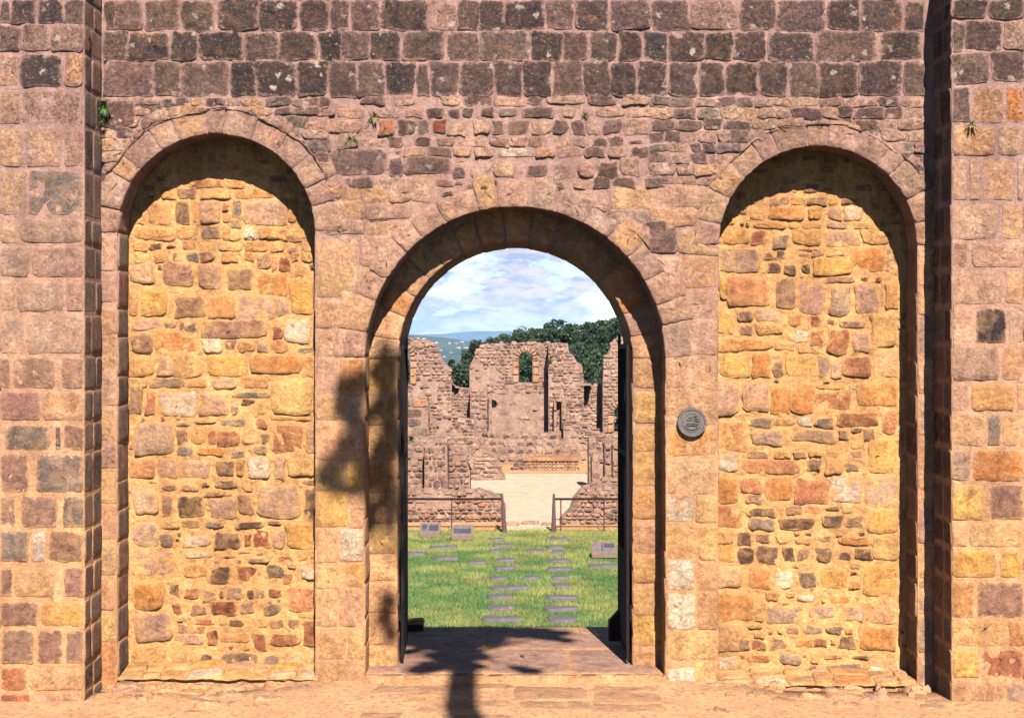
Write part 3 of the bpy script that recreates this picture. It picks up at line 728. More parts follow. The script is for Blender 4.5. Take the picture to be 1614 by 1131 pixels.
def lawnmat():
    m, nt, b = mat('lawn_green'); g = nt.nodes.new('ShaderNodeNewGeometry').outputs['Position']
    c = mixc(nt, ramp(nt, tex(nt, g, .9, 8, .7), .35, .65), (.045, .075, .02), (.115, .115, .04))
    c = mixc(nt, 1, c, ramp(nt, tex(nt, g, 25, 6, .75), .3, .7, (.6, .6, .6), (1.3, 1.3, 1.3)), 'MULTIPLY')
    nt.links.new(c, b.inputs['Base Color']); bump(nt, b, tex(nt, g, 30, 6, .7), .8, .03); return m
M_soil = gmat(); M_lawn = lawnmat()
xs = sorted(set([-2500, -1200, -600, -300, -150, -80, -40, -25]+[i*.5 for i in range(-36, 37)]+[25, 40, 80, 150, 300, 600, 1200, 2500]))
ys = sorted(set([-200, -80, -40, -25, -18]+[-17+i*.5 for i in range(34)]+[-1.85, -.2-.001, -.2, .0, 1.0, 1.25, 1.5]+[2+i for i in range(47)]+[55, 65, 80, 100, 130, 170, 230, 300, 400, 600]))
mb = MB(); V = []; 
for y in ys:
    for x in xs: V.append((x, y, ground_z(x, y)+(.012*fbm(x, y, 0, 2) if -3 < y < 48 and abs(x) < 17 else 0)))
nx = len(xs); mb.add(V, [(j*nx+i, j*nx+i+1, (j+1)*nx+i+1, (j+1)*nx+i) for j in range(len(ys)-1) for i in range(nx-1)])
mb.m = [0 if -1.9 < ys[j] < .9 else 1 if ys[j] > .8 else 2 for j in range(len(ys)-1) for i in range(nx-1)]
M_low_bounce = plain_mat('low_bounce_ground', (.045, .06, .025), .4, 4, .95, .8)  # unseen ground towards the viewer, made dark to cut bounce onto the wall
tag(mb.build('ground', [M_soil, M_lawn, M_low_bounce], None, True), kind='structure')
# gate floor
mb = MB(); n_, m_ = 40, 40; V = []
gx0, gx1, gy0, gy1 = x0-1.352, x0+1.352, -.10, 2.48
for j in range(m_+1):
    for i in range(n_+1):
        x = gx0+(gx1-gx0)*i/n_; y = gy0+(gy1-gy0)*j/m_; V.append((x, y, -.015+.006*fbm(x, y, 0, 5)))
mb.add(V, [(j*(n_+1)+i, j*(n_+1)+i+1, (j+1)*(n_+1)+i+1, (j+1)*(n_+1)+i) for j in range(m_) for i in range(n_)], m=1)
for yy in (gy0, gy1): mb.add([(gx0, yy, -1.2), (gx1, yy, -1.2), (gx1, yy, -.015), (gx0, yy, -.015)], [(0, 1, 2, 3)], m=1)
for xx in (gx0, gx1): mb.add([(xx, gy0, -1.2), (xx, gy1, -1.2), (xx, gy1, -.015), (xx, gy0, -.015)], [(0, 1, 2, 3)], m=1)
mpf = lambda u, v, h: (u, v, h-.012)
y = gy0+.18
while y < gy1-.1:
    hh = min(random.uniform(.8, 1.2), gy1-y); x = gx0
    while x < gx1-.05:
        ww = random.uniform(.7, 1.5); ww = gx1-x if x+ww > gx1-.3 else ww
        add_stone(mb, outline(rect(x, y, x+ww, y+hh, .004, .004), 22, .05, .002), random.uniform(.002, .006), mpf, lin([v+random.uniform(-4, 4) for v in (212, 168, 146)]), .02, .006, .15); x += ww
    y += hh
x = gx0
while x < gx1-.03:
    ww = min(random.uniform(.09, .22), gx1-x)
    add_stone(mb, outline(rect(x, gy0, x+ww, gy0+.10, .006, .006), 16, .15, .002), random.uniform(.008, .018), mpf, color(random.choice('qbtTt')), .1, .008, .4); x += ww
tag(mb.build('threshold_pavement', [M_stone, M_mortar], None, 'mat0'), kind='structure')
# paving in front and broken footing stones along the wall
mb = MB(); mpf = lambda u, v, h: (u, v, h-.062-.024*np.clip(-v, 0, 3))
x = -1.25
while x < 1.25:
    ww = random.uniform(.3, .8); y = -.12-random.uniform(0, .25)
    while y > -1.7:
        hh = random.uniform(.2, .5)
        if random.random() < .35: y -= hh; continue
        add_stone(mb, outline(rect(x, y-hh, x+ww, y, .012, .05), 24, .12, .008), random.uniform(.002, .014), mpf, color(random.choice('TTts'), 5), .03, .006, .15); y -= hh
    x += ww
tag(mb.build('paving', [M_stone], None, True), kind='structure')
mb = MB()
for _ in range(240):
    x = random.uniform(-5.5, 5.5); y = -abs(random.gauss(.05, .35))
    if -1.55 < x < 1.7 or (abs(x) > 3.6 and y > -BP-.02): continue
    if y < -1.8: continue
    ww = random.uniform(.06, .34); hh = random.uniform(.05, .2)
    a = random.uniform(-.4, .4); o = outline(rect(-ww/2, -hh/2, ww/2, hh/2, 0, .02), 16, .2, .006)
    ca, sa = math.cos(a), math.sin(a); o = np.stack([o[:, 0]*ca-o[:, 1]*sa+x, o[:, 0]*sa+o[:, 1]*ca+y], 1)
    add_stone(mb, o, random.uniform(.015, .05), lambda u, v, h: (u, v, h-.125), color(random.choice('tTTstTp')), .05, .02, .5, .4)
tag(mb.build('footing_rubble', [M_stone], None, True), 'rough broken footing stones scattered at the foot of the wall', 'rubble', kind='stuff')

# ------------------------------------------------------------------ iron gate leaves, folded back against the jambs
def gate(x, side, lab, sw):
    g = tag(empty('gate_leaf', (x, NICHE+.05, 0), 0), lab, 'gate', 'iron gate leaves of the archway')
    g.rotation_euler = (0, 0, sw)
    Lw = 1.0; H = 2.95
    mb = MB(); b_ = .014
    mb.box((-b_, 0, .03), (b_, .045, H)); mb.box((-b_, Lw-.045, .03), (b_, Lw, H+.1)); 
    for z in (.06, .95, 1.9, H-.04): mb.box((-b_*.8, .046, z), (b_*.8, Lw-.046, z+.045))
    mb.build('frame', M_iron, g)
    for k in range(6):
        mb = MB(); mb.tube([(0, .15+k*.14, 1.0), (0, .15+k*.14, H)], .009, 6); mb.build('bar', M_iron, g)
    mb = MB(); mb.box((-.006, .05, .12), (.006, Lw-.05, .94)); mb.build('kick_plate', M_iron, g)
    for z in (.4, 2.5):
        mb = MB(); mb.tube([(side*.03, .0, z), (side*.03, .0, z+.14)], .018, 8); mb.build('hinge', M_iron, g)
    return g
gate(x0-R2+.045, -1, 'black iron gate leaf folded against the left jamb', R(1.5))
g = gate(x0+R2-.045, 1, 'black iron gate leaf folded against the right jamb with a wider foot', R(1.0))
mb = MB(); mb.add([(-.11, .86, .05), (0, .86, .05), (0, .98, .05), (-.11, .98, .05), (-.11, .86, .24), (0, .86, .36), (0, .98, .36), (-.11, .98, .24)],
    [(3,2,1,0),(4,5,6,7),(0,1,5,4),(1,2,6,5),(2,3,7,6),(3,0,4,7)]); mb.build('bolt_box', M_iron, g)
# low stone at the back edge of the threshold
st = MB(); bx_ = P(654, 970, 2.35)
sx = MB(); sx.box((-.11, -.08, 0), (.11, .10, .075)); t = tag(empty('step_block', (bx_[0]-.02, 2.3, -.005)), 'low dark block with a pale top on the back left edge of the threshold', 'block')
sx.build('block_body', M_iron, t)
sx = MB(); add_stone(sx, outline([(-.12, -.09), (.12, -.09), (.12, .11), (-.12, .11)], 16, .08), .035, lambda u, v, h: (u, v, h+.072), lin((225, 200, 180)), .0, .008); sx.build('block_top', M_stone, t, True)

# ------------------------------------------------------------------ lawn, slabs, markers
def lawn_D(py): return (EYE-LZ)*F/(py-CY)
def G(px, py): D = lawn_D(py); return ((px-CX)*D/F, D-DC)
ng = 260000
gx = np.r_[np.random.uniform(-3.6, 4.2, ng*7//10), np.random.uniform(-9, 9, ng*3//10)]
gy = np.r_[np.random.uniform(8.5, 20.9, ng*7//10), np.random.uniform(2.6, 21.5, ng*3//10)]
slabs = []
SL = [(782,851,26),(880,851,34),(792,861,34),(876,864,30),(698,864,46),(656,874,30),(704,881,40),(844,870,30),(782,870,18),(880,872,22),(752,888,26),(797,884,34),(882,885,34),
      (952,893,48),(797,896,36),(880,898,38),(787,913,28),(838,912,26),(882,912,28),(803,928,62),(886,925,30),(788,942,40),(886,943,50),(790,960,46),(886,961,56),(790,977,62),(888,978,46)]
for px, py, wpx in SL:
    X, Y = G(px, py); D = Y+DC; slabs.append((X, Y, wpx*D/F*1.0))
keep = np.ones(len(gx), bool)
for X, Y, W_ in slabs: keep &= ~((abs(gx-X) < W_/2-.02) & (abs(gy-Y+.06) < .24))
gx, gy = gx[keep], gy[keep]; n = len(gx)
dens = np.array([fbm(a, b, 5, .8) for a, b in zip(gx[::20], gy[::20])]); dens = np.repeat(dens, 20)[:n]
clump = np.array([fbm(a, b, 9, 1.3) for a, b in zip(gx, gy)])
hgt = np.random.uniform(.025, .06, n)*(1+.5*clump); an = np.random.uniform(0, np.pi, n); wd = np.random.uniform(.006, .013, n)
lean = np.random.uniform(-.03, .03, (n, 2))
V = np.zeros((n, 3, 3)); V[:, 0] = np.c_[gx-np.cos(an)*wd, gy-np.sin(an)*wd, np.full(n, LZ-.01)]; V[:, 1] = np.c_[gx+np.cos(an)*wd, gy+np.sin(an)*wd, np.full(n, LZ-.01)]
V[:, 2] = np.c_[gx+lean[:, 0], gy+lean[:, 1], LZ+hgt]
me = bpy.data.meshes.new('grass'); me.vertices.add(n*3); me.vertices.foreach_set('co', V.ravel()); me.loops.add(n*3); me.loops.foreach_set('vertex_index', np.arange(n*3))
me.polygons.add(n); me.polygons.foreach_set('loop_start', np.arange(n)*3); me.polygons.foreach_set('loop_total', np.full(n, 3))
me.update(calc_edges=True); at = me.color_attributes.new('Col', 'FLOAT_COLOR', 'POINT')
yel = np.clip(.35+.9*clump+np.random.uniform(-.25, .25, n)+np.clip((gy-16)/6, 0, .5), 0, 1)[:, None]
cg = (1-yel)*np.array([.07, .15, .045])+yel*np.array([.24, .235, .075]); cg = np.repeat(np.c_[cg, np.zeros(n)], 3, 0)
at.data.foreach_set('color', cg.astype(np.float32).ravel()); me.materials.append(M_leaf)
go = bpy.data.objects.new('grass', me); C.objects.link(go); tag(go, 'short green lawn grass with yellowish patches behind the gateway', 'grass', kind='stuff')
M_slab = plain_mat('slab_slate', (.105, .086, .096), .35, 5, .85, .6)
LAB = ['purple-grey flat stone slab sunk in the lawn, one of the two marker rows']
rowname = {0: 'left', 1: 'right'}
for i, ((px, py, wpx), (X, Y, W_)) in enumerate(zip(SL, slabs)):
    mb = MB(); o = outline(rect(-W_/2, -.17, W_/2, .17, 0, .04), 20, .2, .008)
    add_stone(mb, o, .035, lambda u, v, h: (u, v, h), lin([x+random.uniform(-14, 14) for x in (118, 104, 114)]), .15, .01, .2)
    o = mb.build('stepping_stone', M_slab, None, True); o.location = (X, Y, LZ+.008); o.rotation_euler = (0, 0, random.uniform(-.06, .06))
    ORD = ['nearest the gate', 'second from the gate', 'third from the gate', 'fourth from the gate', 'fifth from the gate', 'sixth from the gate', 'seventh from the gate', 'eighth from the gate', 'ninth from the gate', 'tenth from the gate', 'eleventh from the gate']
    side = lambda q: 0 if q[0] < 765 else 4 if q[0] > 930 else 2 if 830 < q[0] < 850 else 1 if q[0] < 830 else 3
    same = sorted([q for q in SL if side(q) == side((px, py))], key=lambda q: -q[1]); rk = same.index((px, py, wpx))
    if side((px, py)) == 0: lab = {698: 'grey slab alone in the grass just below the two left information panels', 656: 'grey slab at the left edge of the lawn beside the gate leaf', 704: 'wide grey slab in the grass, broadest of those left of the slab rows', 752: 'small slab in the grass closest to the left slab row'}[px]
    elif side((px, py)) == 4: lab = 'long pinkish flat slab alone in the grass just in front of the right-hand panel'
    elif side((px, py)) == 2: lab = 'short flat slab between the two slab rows, '+('nearer the gate' if rk == 0 else 'nearer the railings')
    else: lab = 'grey-purple slab in the '+('left' if side((px, py)) == 1 else 'right')+' row of lawn slabs, '+(ORD[rk] if rk < len(same)-1 else 'farthest from the gate')
    tag(o, lab, 'stepping stone', 'flat slabs laid in the lawn')
mb = MB(); add_stone(mb, outline([(-.05, -.05), (.05, -.05), (.05, .05), (-.05, .05)], 12, .25), .05, lambda u, v, h: (u, v, h), lin((255, 235, 190)), 0, .02)
o = mb.build('pale_stone', M_rs, None, True); o.location = (*G(805, 965), LZ+.035); tag(o, 'small cream stone lying on a slab near the front of the lawn', 'stone')
# low information lecterns
M_wood = plain_mat('grey_wood', (.17, .11, .08), .3, 12); M_panel = plain_mat('panel_face', (.15, .115, .115), .35, 9, .5, .1)
M_print = plain_mat('panel_print', (.05, .045, .055), .5, 14, .6, .1)
def lectern(px, py, wpx, hpx, lab, prints):
    X, Y = G(px, py); D = Y+DC; W_ = wpx*D/F; H = hpx*D/F
    t = tag(empty('information_panel', (X, Y, LZ)), lab, 'sign', 'low information panels on the lawn')
    zf = H*.42; dy = .34
    def slope(x_, s_, off): return (x_, -dy*.5+dy*s_, zf+(H-zf)*s_+off)
    mb = MB(); mb.add([slope(-W_/2, 0, 0), slope(W_/2, 0, 0), slope(W_/2, 1, 0), slope(-W_/2, 1, 0), slope(-W_/2, 0, -.05), slope(W_/2, 0, -.05), slope(W_/2, 1, -.05), slope(-W_/2, 1, -.05)],
        [(0,1,2,3),(7,6,5,4),(0,4,5,1),(1,5,6,2),(2,6,7,3),(3,7,4,0)]); bd = mb.build('board', M_wood, t)
    mb = MB(); e = .03; mb.add([slope(-W_/2+e, .08, .004), slope(W_/2-e, .08, .004), slope(W_/2-e, .92, .004), slope(-W_/2+e, .92, .004)], [(0,1,2,3)]); pn = mb.build('panel', M_panel, bd)
    for a, b, c, d in prints:
        mb = MB(); mb.add([slope(-W_/2+W_*a, c, .007), slope(-W_/2+W_*b, c, .007), slope(-W_/2+W_*b, d, .007), slope(-W_/2+W_*a, d, .007)], [(0,1,2,3)]); mb.build('print_patch', M_print, bd)
    for sx_ in (-1, 1):
        for s_ in (.1, .9):
            mb = MB(); p = slope(sx_*(W_/2-.03), s_, -.045); mb.box((p[0]-.022, p[1]-.022, -.02), (p[0]+.022, p[1]+.022, p[2])); mb.build('leg', M_wood, t)
    mb = MB(); mb.box((-W_/2, -dy*.5-.012, zf-.09), (W_/2, -dy*.5+.012, zf-.005)); mb.build('front_rail', M_wood, t)
lectern(678, 847, 33, 22, 'low pale information panel on legs, leftmost on the lawn by the low wall', [(.12, .35, .3, .8), (.45, .9, .2, .75)])
lectern(729, 852, 34, 24, 'low information panel with a dark printed strip, between the leftmost panel and the railing post', [(.1, .9, .2, .6)])
lectern(952, 879, 40, 24, 'low information panel standing alone on the right of the lawn', [(.4, .45, .15, .85), (.5, .92, .45, .8)])

# ------------------------------------------------------------------ railings
def railing(pxs, py_top, py_bot, lab, thick_px, thin, slant):
    D = lawn_D(py_bot); k = D/F; Y = D-DC; X = lambda p: (p-CX)*k; Z = lambda q: EYE-(q-CY)*k
    t = tag(empty('iron_railing', (X(thick_px), Y, LZ)), lab, 'railing', 'iron railings in front of the ruins')
    a, b = pxs; O = Vector(t.location)
    def lt(mb, p, q, r_): mb.tube([Vector(p)-O, Vector(q)-O], r_, 8)
    mb = MB(); lt(mb, (X(a), Y, Z(py_top)), (X(b), Y, Z(py_top)), .024); mb.build('top_rail', M_iron, t)
    for q in (py_bot-20, py_bot-9):
        mb = MB(); lt(mb, (X(a), Y, Z(q)), (X(b), Y, Z(q)), .009); mb.build('wire', M_iron, t)
    mb = MB(); mb.tube([Vector((X(thick_px)+slant, Y-.25, LZ))-O, Vector((X(thick_px), Y, Z(py_top-8)))-O], [.055, .025], 8); mb.build('end_post', M_rust, t)
    for p in thin:
        mb = MB(); lt(mb, (X(p), Y, LZ-.05), (X(p), Y, Z(py_top)), .014); mb.build('post', M_rust, t)
railing((300, 792), 786, 838, 'rusty iron railing left of the pale path with a thick leaning end post', 791, (400, 480, 560, 642, 712), .06)
railing((871, 1320), 786, 838, 'rusty iron railing right of the pale path', 873, (884, 952, 1030, 1110, 1190, 1270), -.01)

# ------------------------------------------------------------------ ruins beyond
def clip_top(top, x):
    xs_ = [p[0] for p in top]; zs_ = [p[1] for p in top]; return float(np.interp(x, xs_, zs_))
def ruin(name, lab, D, top, py_base, thick=.6, openings=(), sz=(5, 13, 3.5, 7), pal='tqqvtpt', cat='ruined wall', plaster=None, age=.3, parent=None, style='rubble', side_st=True, zbase=None):
    """top: [(px, py)...] measured at distance D; openings: (px0, px1, py_top, py_bottom, arched)"""
    k = D/F; Y = D-DC; zb = (EYE-(py_base-CY)*k) if zbase is None else zbase
    tp = [((p-CX)*k, EYE-(q-CY)*k) for p, q in top]
    # break up the straight skyline
    T = []
    for i in range(len(tp)-1):
        (xa, za), (xb, zb_) = tp[i], tp[i+1]; m_ = max(1, int(abs(xb-xa)/.12))
        for j in range(m_): T.append((xa+(xb-xa)*j/m_, za+(zb_-za)*j/m_+(random.uniform(-.035, .035) if j else 0)))
    T.append(tp[-1]); lo, hi = T[0][0], T[-1][0]
    ops = [((a-CX)*k, (b-CX)*k, EYE-(c-CY)*k, EYE-(d-CY)*k, e) for a, b, c, d, e in openings]
    def inop(x, z, pad=0):
        for a, b, zt, zo, ar in ops:
            r_ = (b-a)/2; c_ = (a+b)/2
            if ar:
                if z > zt-r_:
                    if math.hypot(x-c_, z-(zt-r_)) < r_+pad: return True
                elif zo-pad < z and abs(x-c_) < r_+pad: return True
            elif zo-pad < z < zt+pad and a-pad < x < b+pad: return True
        return False
    loops = [[(lo, zb), (hi, zb)]+T[::-1]]
    for a, b, zt, zo, ar in ops:
        r_ = (b-a)/2; c_ = (a+b)/2
        if ar: loops.append([(a, zo)]+[(c_-r_*math.cos(math.pi*i/12), zt-r_+r_*math.sin(math.pi*i/12)) for i in range(13)]+[(b, zo)])
        else: loops.append([(a, zo), (a, zt), (b, zt), (b, zo)])
    def ins(x, z): return lo < x < hi and zb < z < clip_top(T, x) and not inop(x, z)
    mb = MB(); cdt_panel(mb, loops, ins, .2, plane_map(Y), .03)
    cdt_panel(mb, loops, ins, .6, lambda u, v, h: (u, np.full_like(u, Y+thick)+h, v), .02)
    for lp in loops:
        n = len(lp); V = [(x, Y+d, z) for x, z in lp for d in (0, thick)]
        mb.add(V, [(2*i, 2*i+1, 2*((i+1) % n)+1, 2*((i+1) % n)) for i in range(n)], m=1)
    # stones
    wmin, wmax, hmin, hmax = [v*k for v in sz]; z = zb
    while z < max(p[1] for p in T):
        h = random.uniform(hmin, hmax); x = lo
        while x < hi:
            ww = random.uniform(wmin, wmax)*random.choice((.7, 1, 1, 1.6)); xc, zc = x+ww/2, z+h/2
            if fbm(x*.9, z*.9, D, 1.1) > .38 and random.random() < .7: x += ww; continue
            if ins(xc, zc) and not inop(xc, zc, .05) and random.random() < .93 and not (plaster and plaster[0] < xc/k+CX < plaster[1] and plaster[2] < CY+(EYE-zc)/k < plaster[3] and random.random() < .93):
                add_stone(mb, outline(rect(x, z-random.uniform(0, .5)*h*(ww > wmax), min(x+ww, hi+.02), z+h*random.uniform(.8, 1.15), .006, .02), 9, .14), random.uniform(.02, .06), plane_map(Y), color(random.choice(pal+'gq'), 22), age, .025, .4)
            x += ww
        z += h
    # capping stones
    x = lo
    while x < hi-.05:
        ww = random.uniform(.15, .4); xc = x+ww/2; zt = clip_top(T, xc)
        if zt-zb > .1: add_stone(mb, outline(rect(x, Y-.03, x+ww, Y+thick*.6, .01, .03), 10, .16), random.uniform(.0, .07), lambda u, v, h, T=T: (u, v, np.interp(u, [p[0] for p in T], [p[1] for p in T])+h), color(random.choice(pal), 20), age, .03, .4)
        x += ww
    # dressed voussoirs and jambs round arched openings
    for a, b, zt, zo, ar in ops:
        if not ar: continue
        r_ = (b-a)/2; c_ = (a+b)/2; n = 9; cz = zt-r_
        for i in range(n):
            a0, a1 = math.pi*i/n+.03, math.pi*(i+1)/n-.03
            po = [(c_-q*math.cos(t_), cz+q*math.sin(t_)) for t_, q in ((a0, r_), (a1, r_), (a1, r_+.2), (a0, r_+.2))]
            add_stone(mb, outline(po, 12, .08), .07, plane_map(Y), color('T'), .1, .02, .1)
        z = zo
        while z < cz-.05:
            z2 = min(z+random.uniform(.22, .34), cz)
            for xa, xb in ((a-.24, a+.004), (b-.004, b+.24)): add_stone(mb, outline(rect(xa, z, xb, z2, .01, .01), 12, .08), .06, plane_map(Y), color(random.choice('Tst')), .05, .02, .1)
            z = z2
    o = mb.build(name if not parent else name, [M_rs, M_rm], parent, False)
    if not parent: tag(o, lab, cat)
    return o
# apse group (one building standing behind)
DA = 58.0
apse = tag(empty('ruined_apse', (0, DA-DC, LZ)), 'ruined far end wall with a narrow round headed window and stepped gaps against dark trees', 'ruin')
apse.location = (0, 0, 0)
ruin('window_wall', None, DA, [(740, 579), (747, 568), (750, 557), (758, 545), (775, 542), (820, 541), (866, 541)], 760, .7, [(818, 839, 555, 603, True)], plaster=(772, 864, 618, 700), parent=apse, pal='tqptvqtt')
ruin('tower_stub', None, DA-.95, [(864.5, 543), (880, 540), (895, 541), (897, 556), (905, 562), (910, 573), (918, 577), (920, 607)], 760, 1.6, (), parent=apse, pal='tqtvqvt')
ruin('left_pier', None, DA-.9, [(741, 612), (768, 612)], 760, .9, (), parent=apse, sz=(7, 14, 6, 9), pal='tqt')
ruin('slim_pilaster', None, DA-.5, [(770, 622), (775, 622)], 760, .5, (), parent=apse, sz=(5, 8, 8, 14), pal='sT')
ruin('slim_pilaster', None, DA-1.35, [(885, 632), (893, 632)], 760, .5, (), parent=apse, sz=(7, 8, 8, 14), pal='sT')
ruin('slim_pilaster', None, DA-1.3, [(873, 632), (877, 632)], 760, .5, (), parent=apse, sz=(5, 8, 8, 14), pal='sT')
ruin('side_wall', None, DA-.2, [(300, 575), (380, 570), (470, 548), (560, 552), (600, 548), (640, 534), (668, 535), (685, 541), (692, 556), (700, 574), (710, 580), (712, 611)], 780, .8, [(622, 646, 549, 606, True)], parent=apse, pal='tqpqvt')
ruin('low_parapet', None, DA+.1, [(710, 611), (745, 612)], 780, .7, (), parent=apse, pal='tqvt')
ruin('low_parapet', None, DA-.1, [(918, 607), (952, 606)], 780, .7, (), parent=apse, sz=(7, 16, 3, 5), pal='tqvt')
ruin('end_wall', None, DA-1.2, [(950, 607), (951, 572), (954, 562), (961, 555), (963, 541), (973, 533), (1000, 530), (1040, 545), (1120, 560), (1180, 552), (1300, 590)], 780, .9, [(968, 990, 640, 682, True)], parent=apse, pal='tpqtqt', sz=(6, 13, 4, 7))
# lower courses standing in front of the far wall
ruin('ruined_wall', 'dark brown rough wall block at the foot of the far ruin, left of the window', DA-1.8, [(674, 658), (700, 656), (730, 660), (748, 664)], 745, 1.0, (), pal='vubvv', age=.3)
ruin('ruined_wall', 'smooth orange lit wall face at the far left of the ruin', DA-2.2, [(420, 640), (500, 620), (600, 622), (640, 625), (673, 627), (675, 660)], 745, 1.2, (), pal='TsT', sz=(26, 40, 12, 18))
ruin('ruined_wall', 'long horizontally bedded wall on the right below the gap in the skyline', DA-2.6, [(888, 668), (905, 660), (925, 668), (960, 690), (1010, 690)], 760, 1.0, (), pal='qtvqt', sz=(7, 18, 3, 5))
# curved steps at the apse
mb = MB()
for lvl, (ra, zt) in enumerate(((3.2, -.82), (2.6, -.62), (2.1, -.42), (1.6, -.24))):
    cxp = (835-CX)*56/F; cyp = DA-DC-1.0
    n = 30; zb_ = LZ-.02
    V = [(cxp-ra*math.cos(math.pi*i/n), cyp-ra*.95*math.sin(math.pi*i/n)-0*lvl, z) for i in range(n+1) for z in (zb_, zt)]
    mb.add(V, [(2*i, 2*i+2, 2*i+3, 2*i+1) for i in range(n)]+[tuple(2*i+1 for i in range(n+1))], m=1)
    m_ = int(ra*math.pi/.3)
    for i in range(m_):
        a0, a1 = math.pi*i/m_, math.pi*(i+1)/m_
        for q0, q1 in ((ra-.30, ra+.03), (ra-.62, ra-.31)):
            po = [(cxp-q*math.cos(t_), cyp-q*.95*math.sin(t_)) for t_, q in ((a0+.01, q0), (a1-.01, q0), (a1-.01, q1), (a0+.01, q1))]
            add_stone(mb, outline(po, 10, .1), random.uniform(.02, .06), lambda u, v, h, zt=zt: (u, v, h+zt), color(random.choice('qtTtv'), 18), .2, .02, .4)
        mpr = lambda u, v, h, ra=ra: (cxp-(ra+h)*np.cos(u), cyp-(ra+h)*.95*np.sin(u), v)
        add_stone(mb, outline([(a0+.01, zt-.18), (a1-.01, zt-.18), (a1-.01, zt+.0), (a0+.01, zt+.0)], 10, .12), random.uniform(.03, .06), mpr, color(random.choice('qvtv'), 18), .2, .02, .4)
o = mb.build('curved_steps', [M_rs, M_rm]); tag(o, 'low curved tiers of rubble steps at the foot of the far apse', 'steps')
# pale nave floor and orange chancel strip
M_sand = plain_mat('pale_gravel', tuple(lin((250, 226, 190), 2.15)), .26, 5, .95, .9); M_or = plain_mat('orange_earth', tuple(lin((238, 170, 112), 1.7)), .2, 3, .95, .5)
def sheet(name, pts, z, m_):
    mb = MB(); mb.add([(*G(a, b), z) for a, b in pts], [tuple(range(len(pts)))])
    return tag(mb.build(name, m_), kind='structure')
sheet('path', [(797, 838), (872, 838), (880, 826), (905, 800), (912, 780), (952, 774), (948, 760), (922, 746), (790, 746), (792, 755), (715, 755), (742, 776), (792, 778), (795, 800)], LZ+.012, M_sand)
sheet('gravel_apron', [(240, 836), (240, 821), (1360, 821), (1360, 842)], LZ+.006, M_or)
sheet('chancel_floor', [(700, 746.5), (970, 746.5), (960, 722), (720, 722)], LZ+.02, M_or)
# kerb stones at the path mouth
for px, py, ww, lb in ((806, 828, 24, 'flat orange stone at the left end of the sill across the pale path'), (836, 826, 30, 'longest flat stone in the middle of the sill across the pale path'), (862, 828, 18, 'shortest flat stone beside the right railing post at the path mouth')):
    mb = MB(); add_stone(mb, outline(rect(-ww*.007, -.12, ww*.007, .12, 0, .02), 14, .18), .05, lambda u, v, h: (u, v, h), color('T'), 0, .02)
    o = mb.build('kerb_stone', M_rs, None, True); o.location = (*G(px, py), LZ+.02); tag(o, lb, 'stone', 'stones across the path mouth')
# low nave walls and stumps
ruin('ruined_wall', 'low golden rubble wall behind the left railing', 37.5, [(250, 778), (400, 772), (540, 770), (640, 775), (700, 778), (760, 776), (785, 786), (797, 800)], 833, 1.0, (), pal='TtotqptvT', sz=(6, 14, 4, 8), age=.1, zbase=LZ-.05)
ruin('ruined_wall', 'low crumbling orange wall behind the right railing', 37.0, [(884, 822), (900, 806), (906, 788), (918, 774), (960, 772), (1060, 768), (1200, 774), (1350, 770)], 835, 1.0, (), pal='TtotqptvT', sz=(6, 14, 4, 8), age=.1, zbase=LZ-.05)
ruin('pillar_stump', 'ribbed pillar base at the far left edge, tallest of the left stumps', 43.0, [(600, 696), (640, 700), (666, 700), (668, 706)], 800, 1.0, (), pal='Ttps', sz=(8, 14, 6, 11), cat='pillar base', zbase=LZ-.05)
ruin('pillar_stump', 'brownish clustered stump right of the tallest left pillar base', 42.4, [(669, 701), (690, 692), (704, 694), (705, 712)], 800, 1.1, (), pal='tqvt', sz=(5, 10, 8, 16), cat='pillar base', zbase=LZ-.05)
ruin('pillar_stump', 'broken stump with loose slabs on top beside the left arm of the path', 44.2, [(706, 716), (722, 706), (735, 724), (741, 742)], 800, 1.0, (), pal='tTqg', sz=(7, 14, 7, 12), cat='pillar base', zbase=LZ-.05)
ruin('ruined_wall', 'low stepped wall of flat slabs left of the pale floor', 48.5, [(724, 712), (760, 716), (775, 732), (786, 738), (796, 754)], 770, 1.2, (), pal='qtpqt', sz=(14, 30, 4, 8), zbase=LZ-.05)
ruin('ruined_wall', 'low brown wall course behind the left stumps', 50.5, [(640, 692), (690, 688), (735, 690), (752, 700), (765, 712)], 770, 1.2, (), pal='tqpvt', sz=(9, 22, 5, 9), zbase=LZ-.05)
ruin('pillar_stump', 'slender dark edged shaft nearest the altar block on the right', 45.5, [(928, 690), (938, 688), (940, 702)], 790, .8, (), pal='qtv', sz=(6, 12, 9, 16), cat='pillar base', zbase=LZ-.05)
ruin('pillar_stump', 'broad pale stump in the middle of the right group', 43.6, [(933, 722), (944, 714), (950, 716)], 790, .8, (), pal='Ttq', sz=(9, 15, 9, 16), cat='pillar base', zbase=LZ-.05)
ruin('pillar_stump', 'tall twin shaft stump next to the right jamb', 44.4, [(953, 700), (962, 694), (963.5, 700)], 800, .9, (), pal='qtT', sz=(6, 11, 9, 16), cat='pillar base', zbase=LZ-.05)
ruin('pillar_stump', 'massive pinkish pier base at the far right edge', 47.0, [(966, 698), (985, 692), (1060, 694)], 800, .9, (), pal='tpTt', sz=(8, 16, 9, 16), cat='pillar base', zbase=LZ-.05)
ruin('ruined_wall', 'low slab wall topping the right arm of the pale floor', 43.0, [(918, 768), (935, 762), (960, 756), (1040, 752)], 800, .7, (), pal='Tts', sz=(12, 30, 4, 8), zbase=LZ-.05)
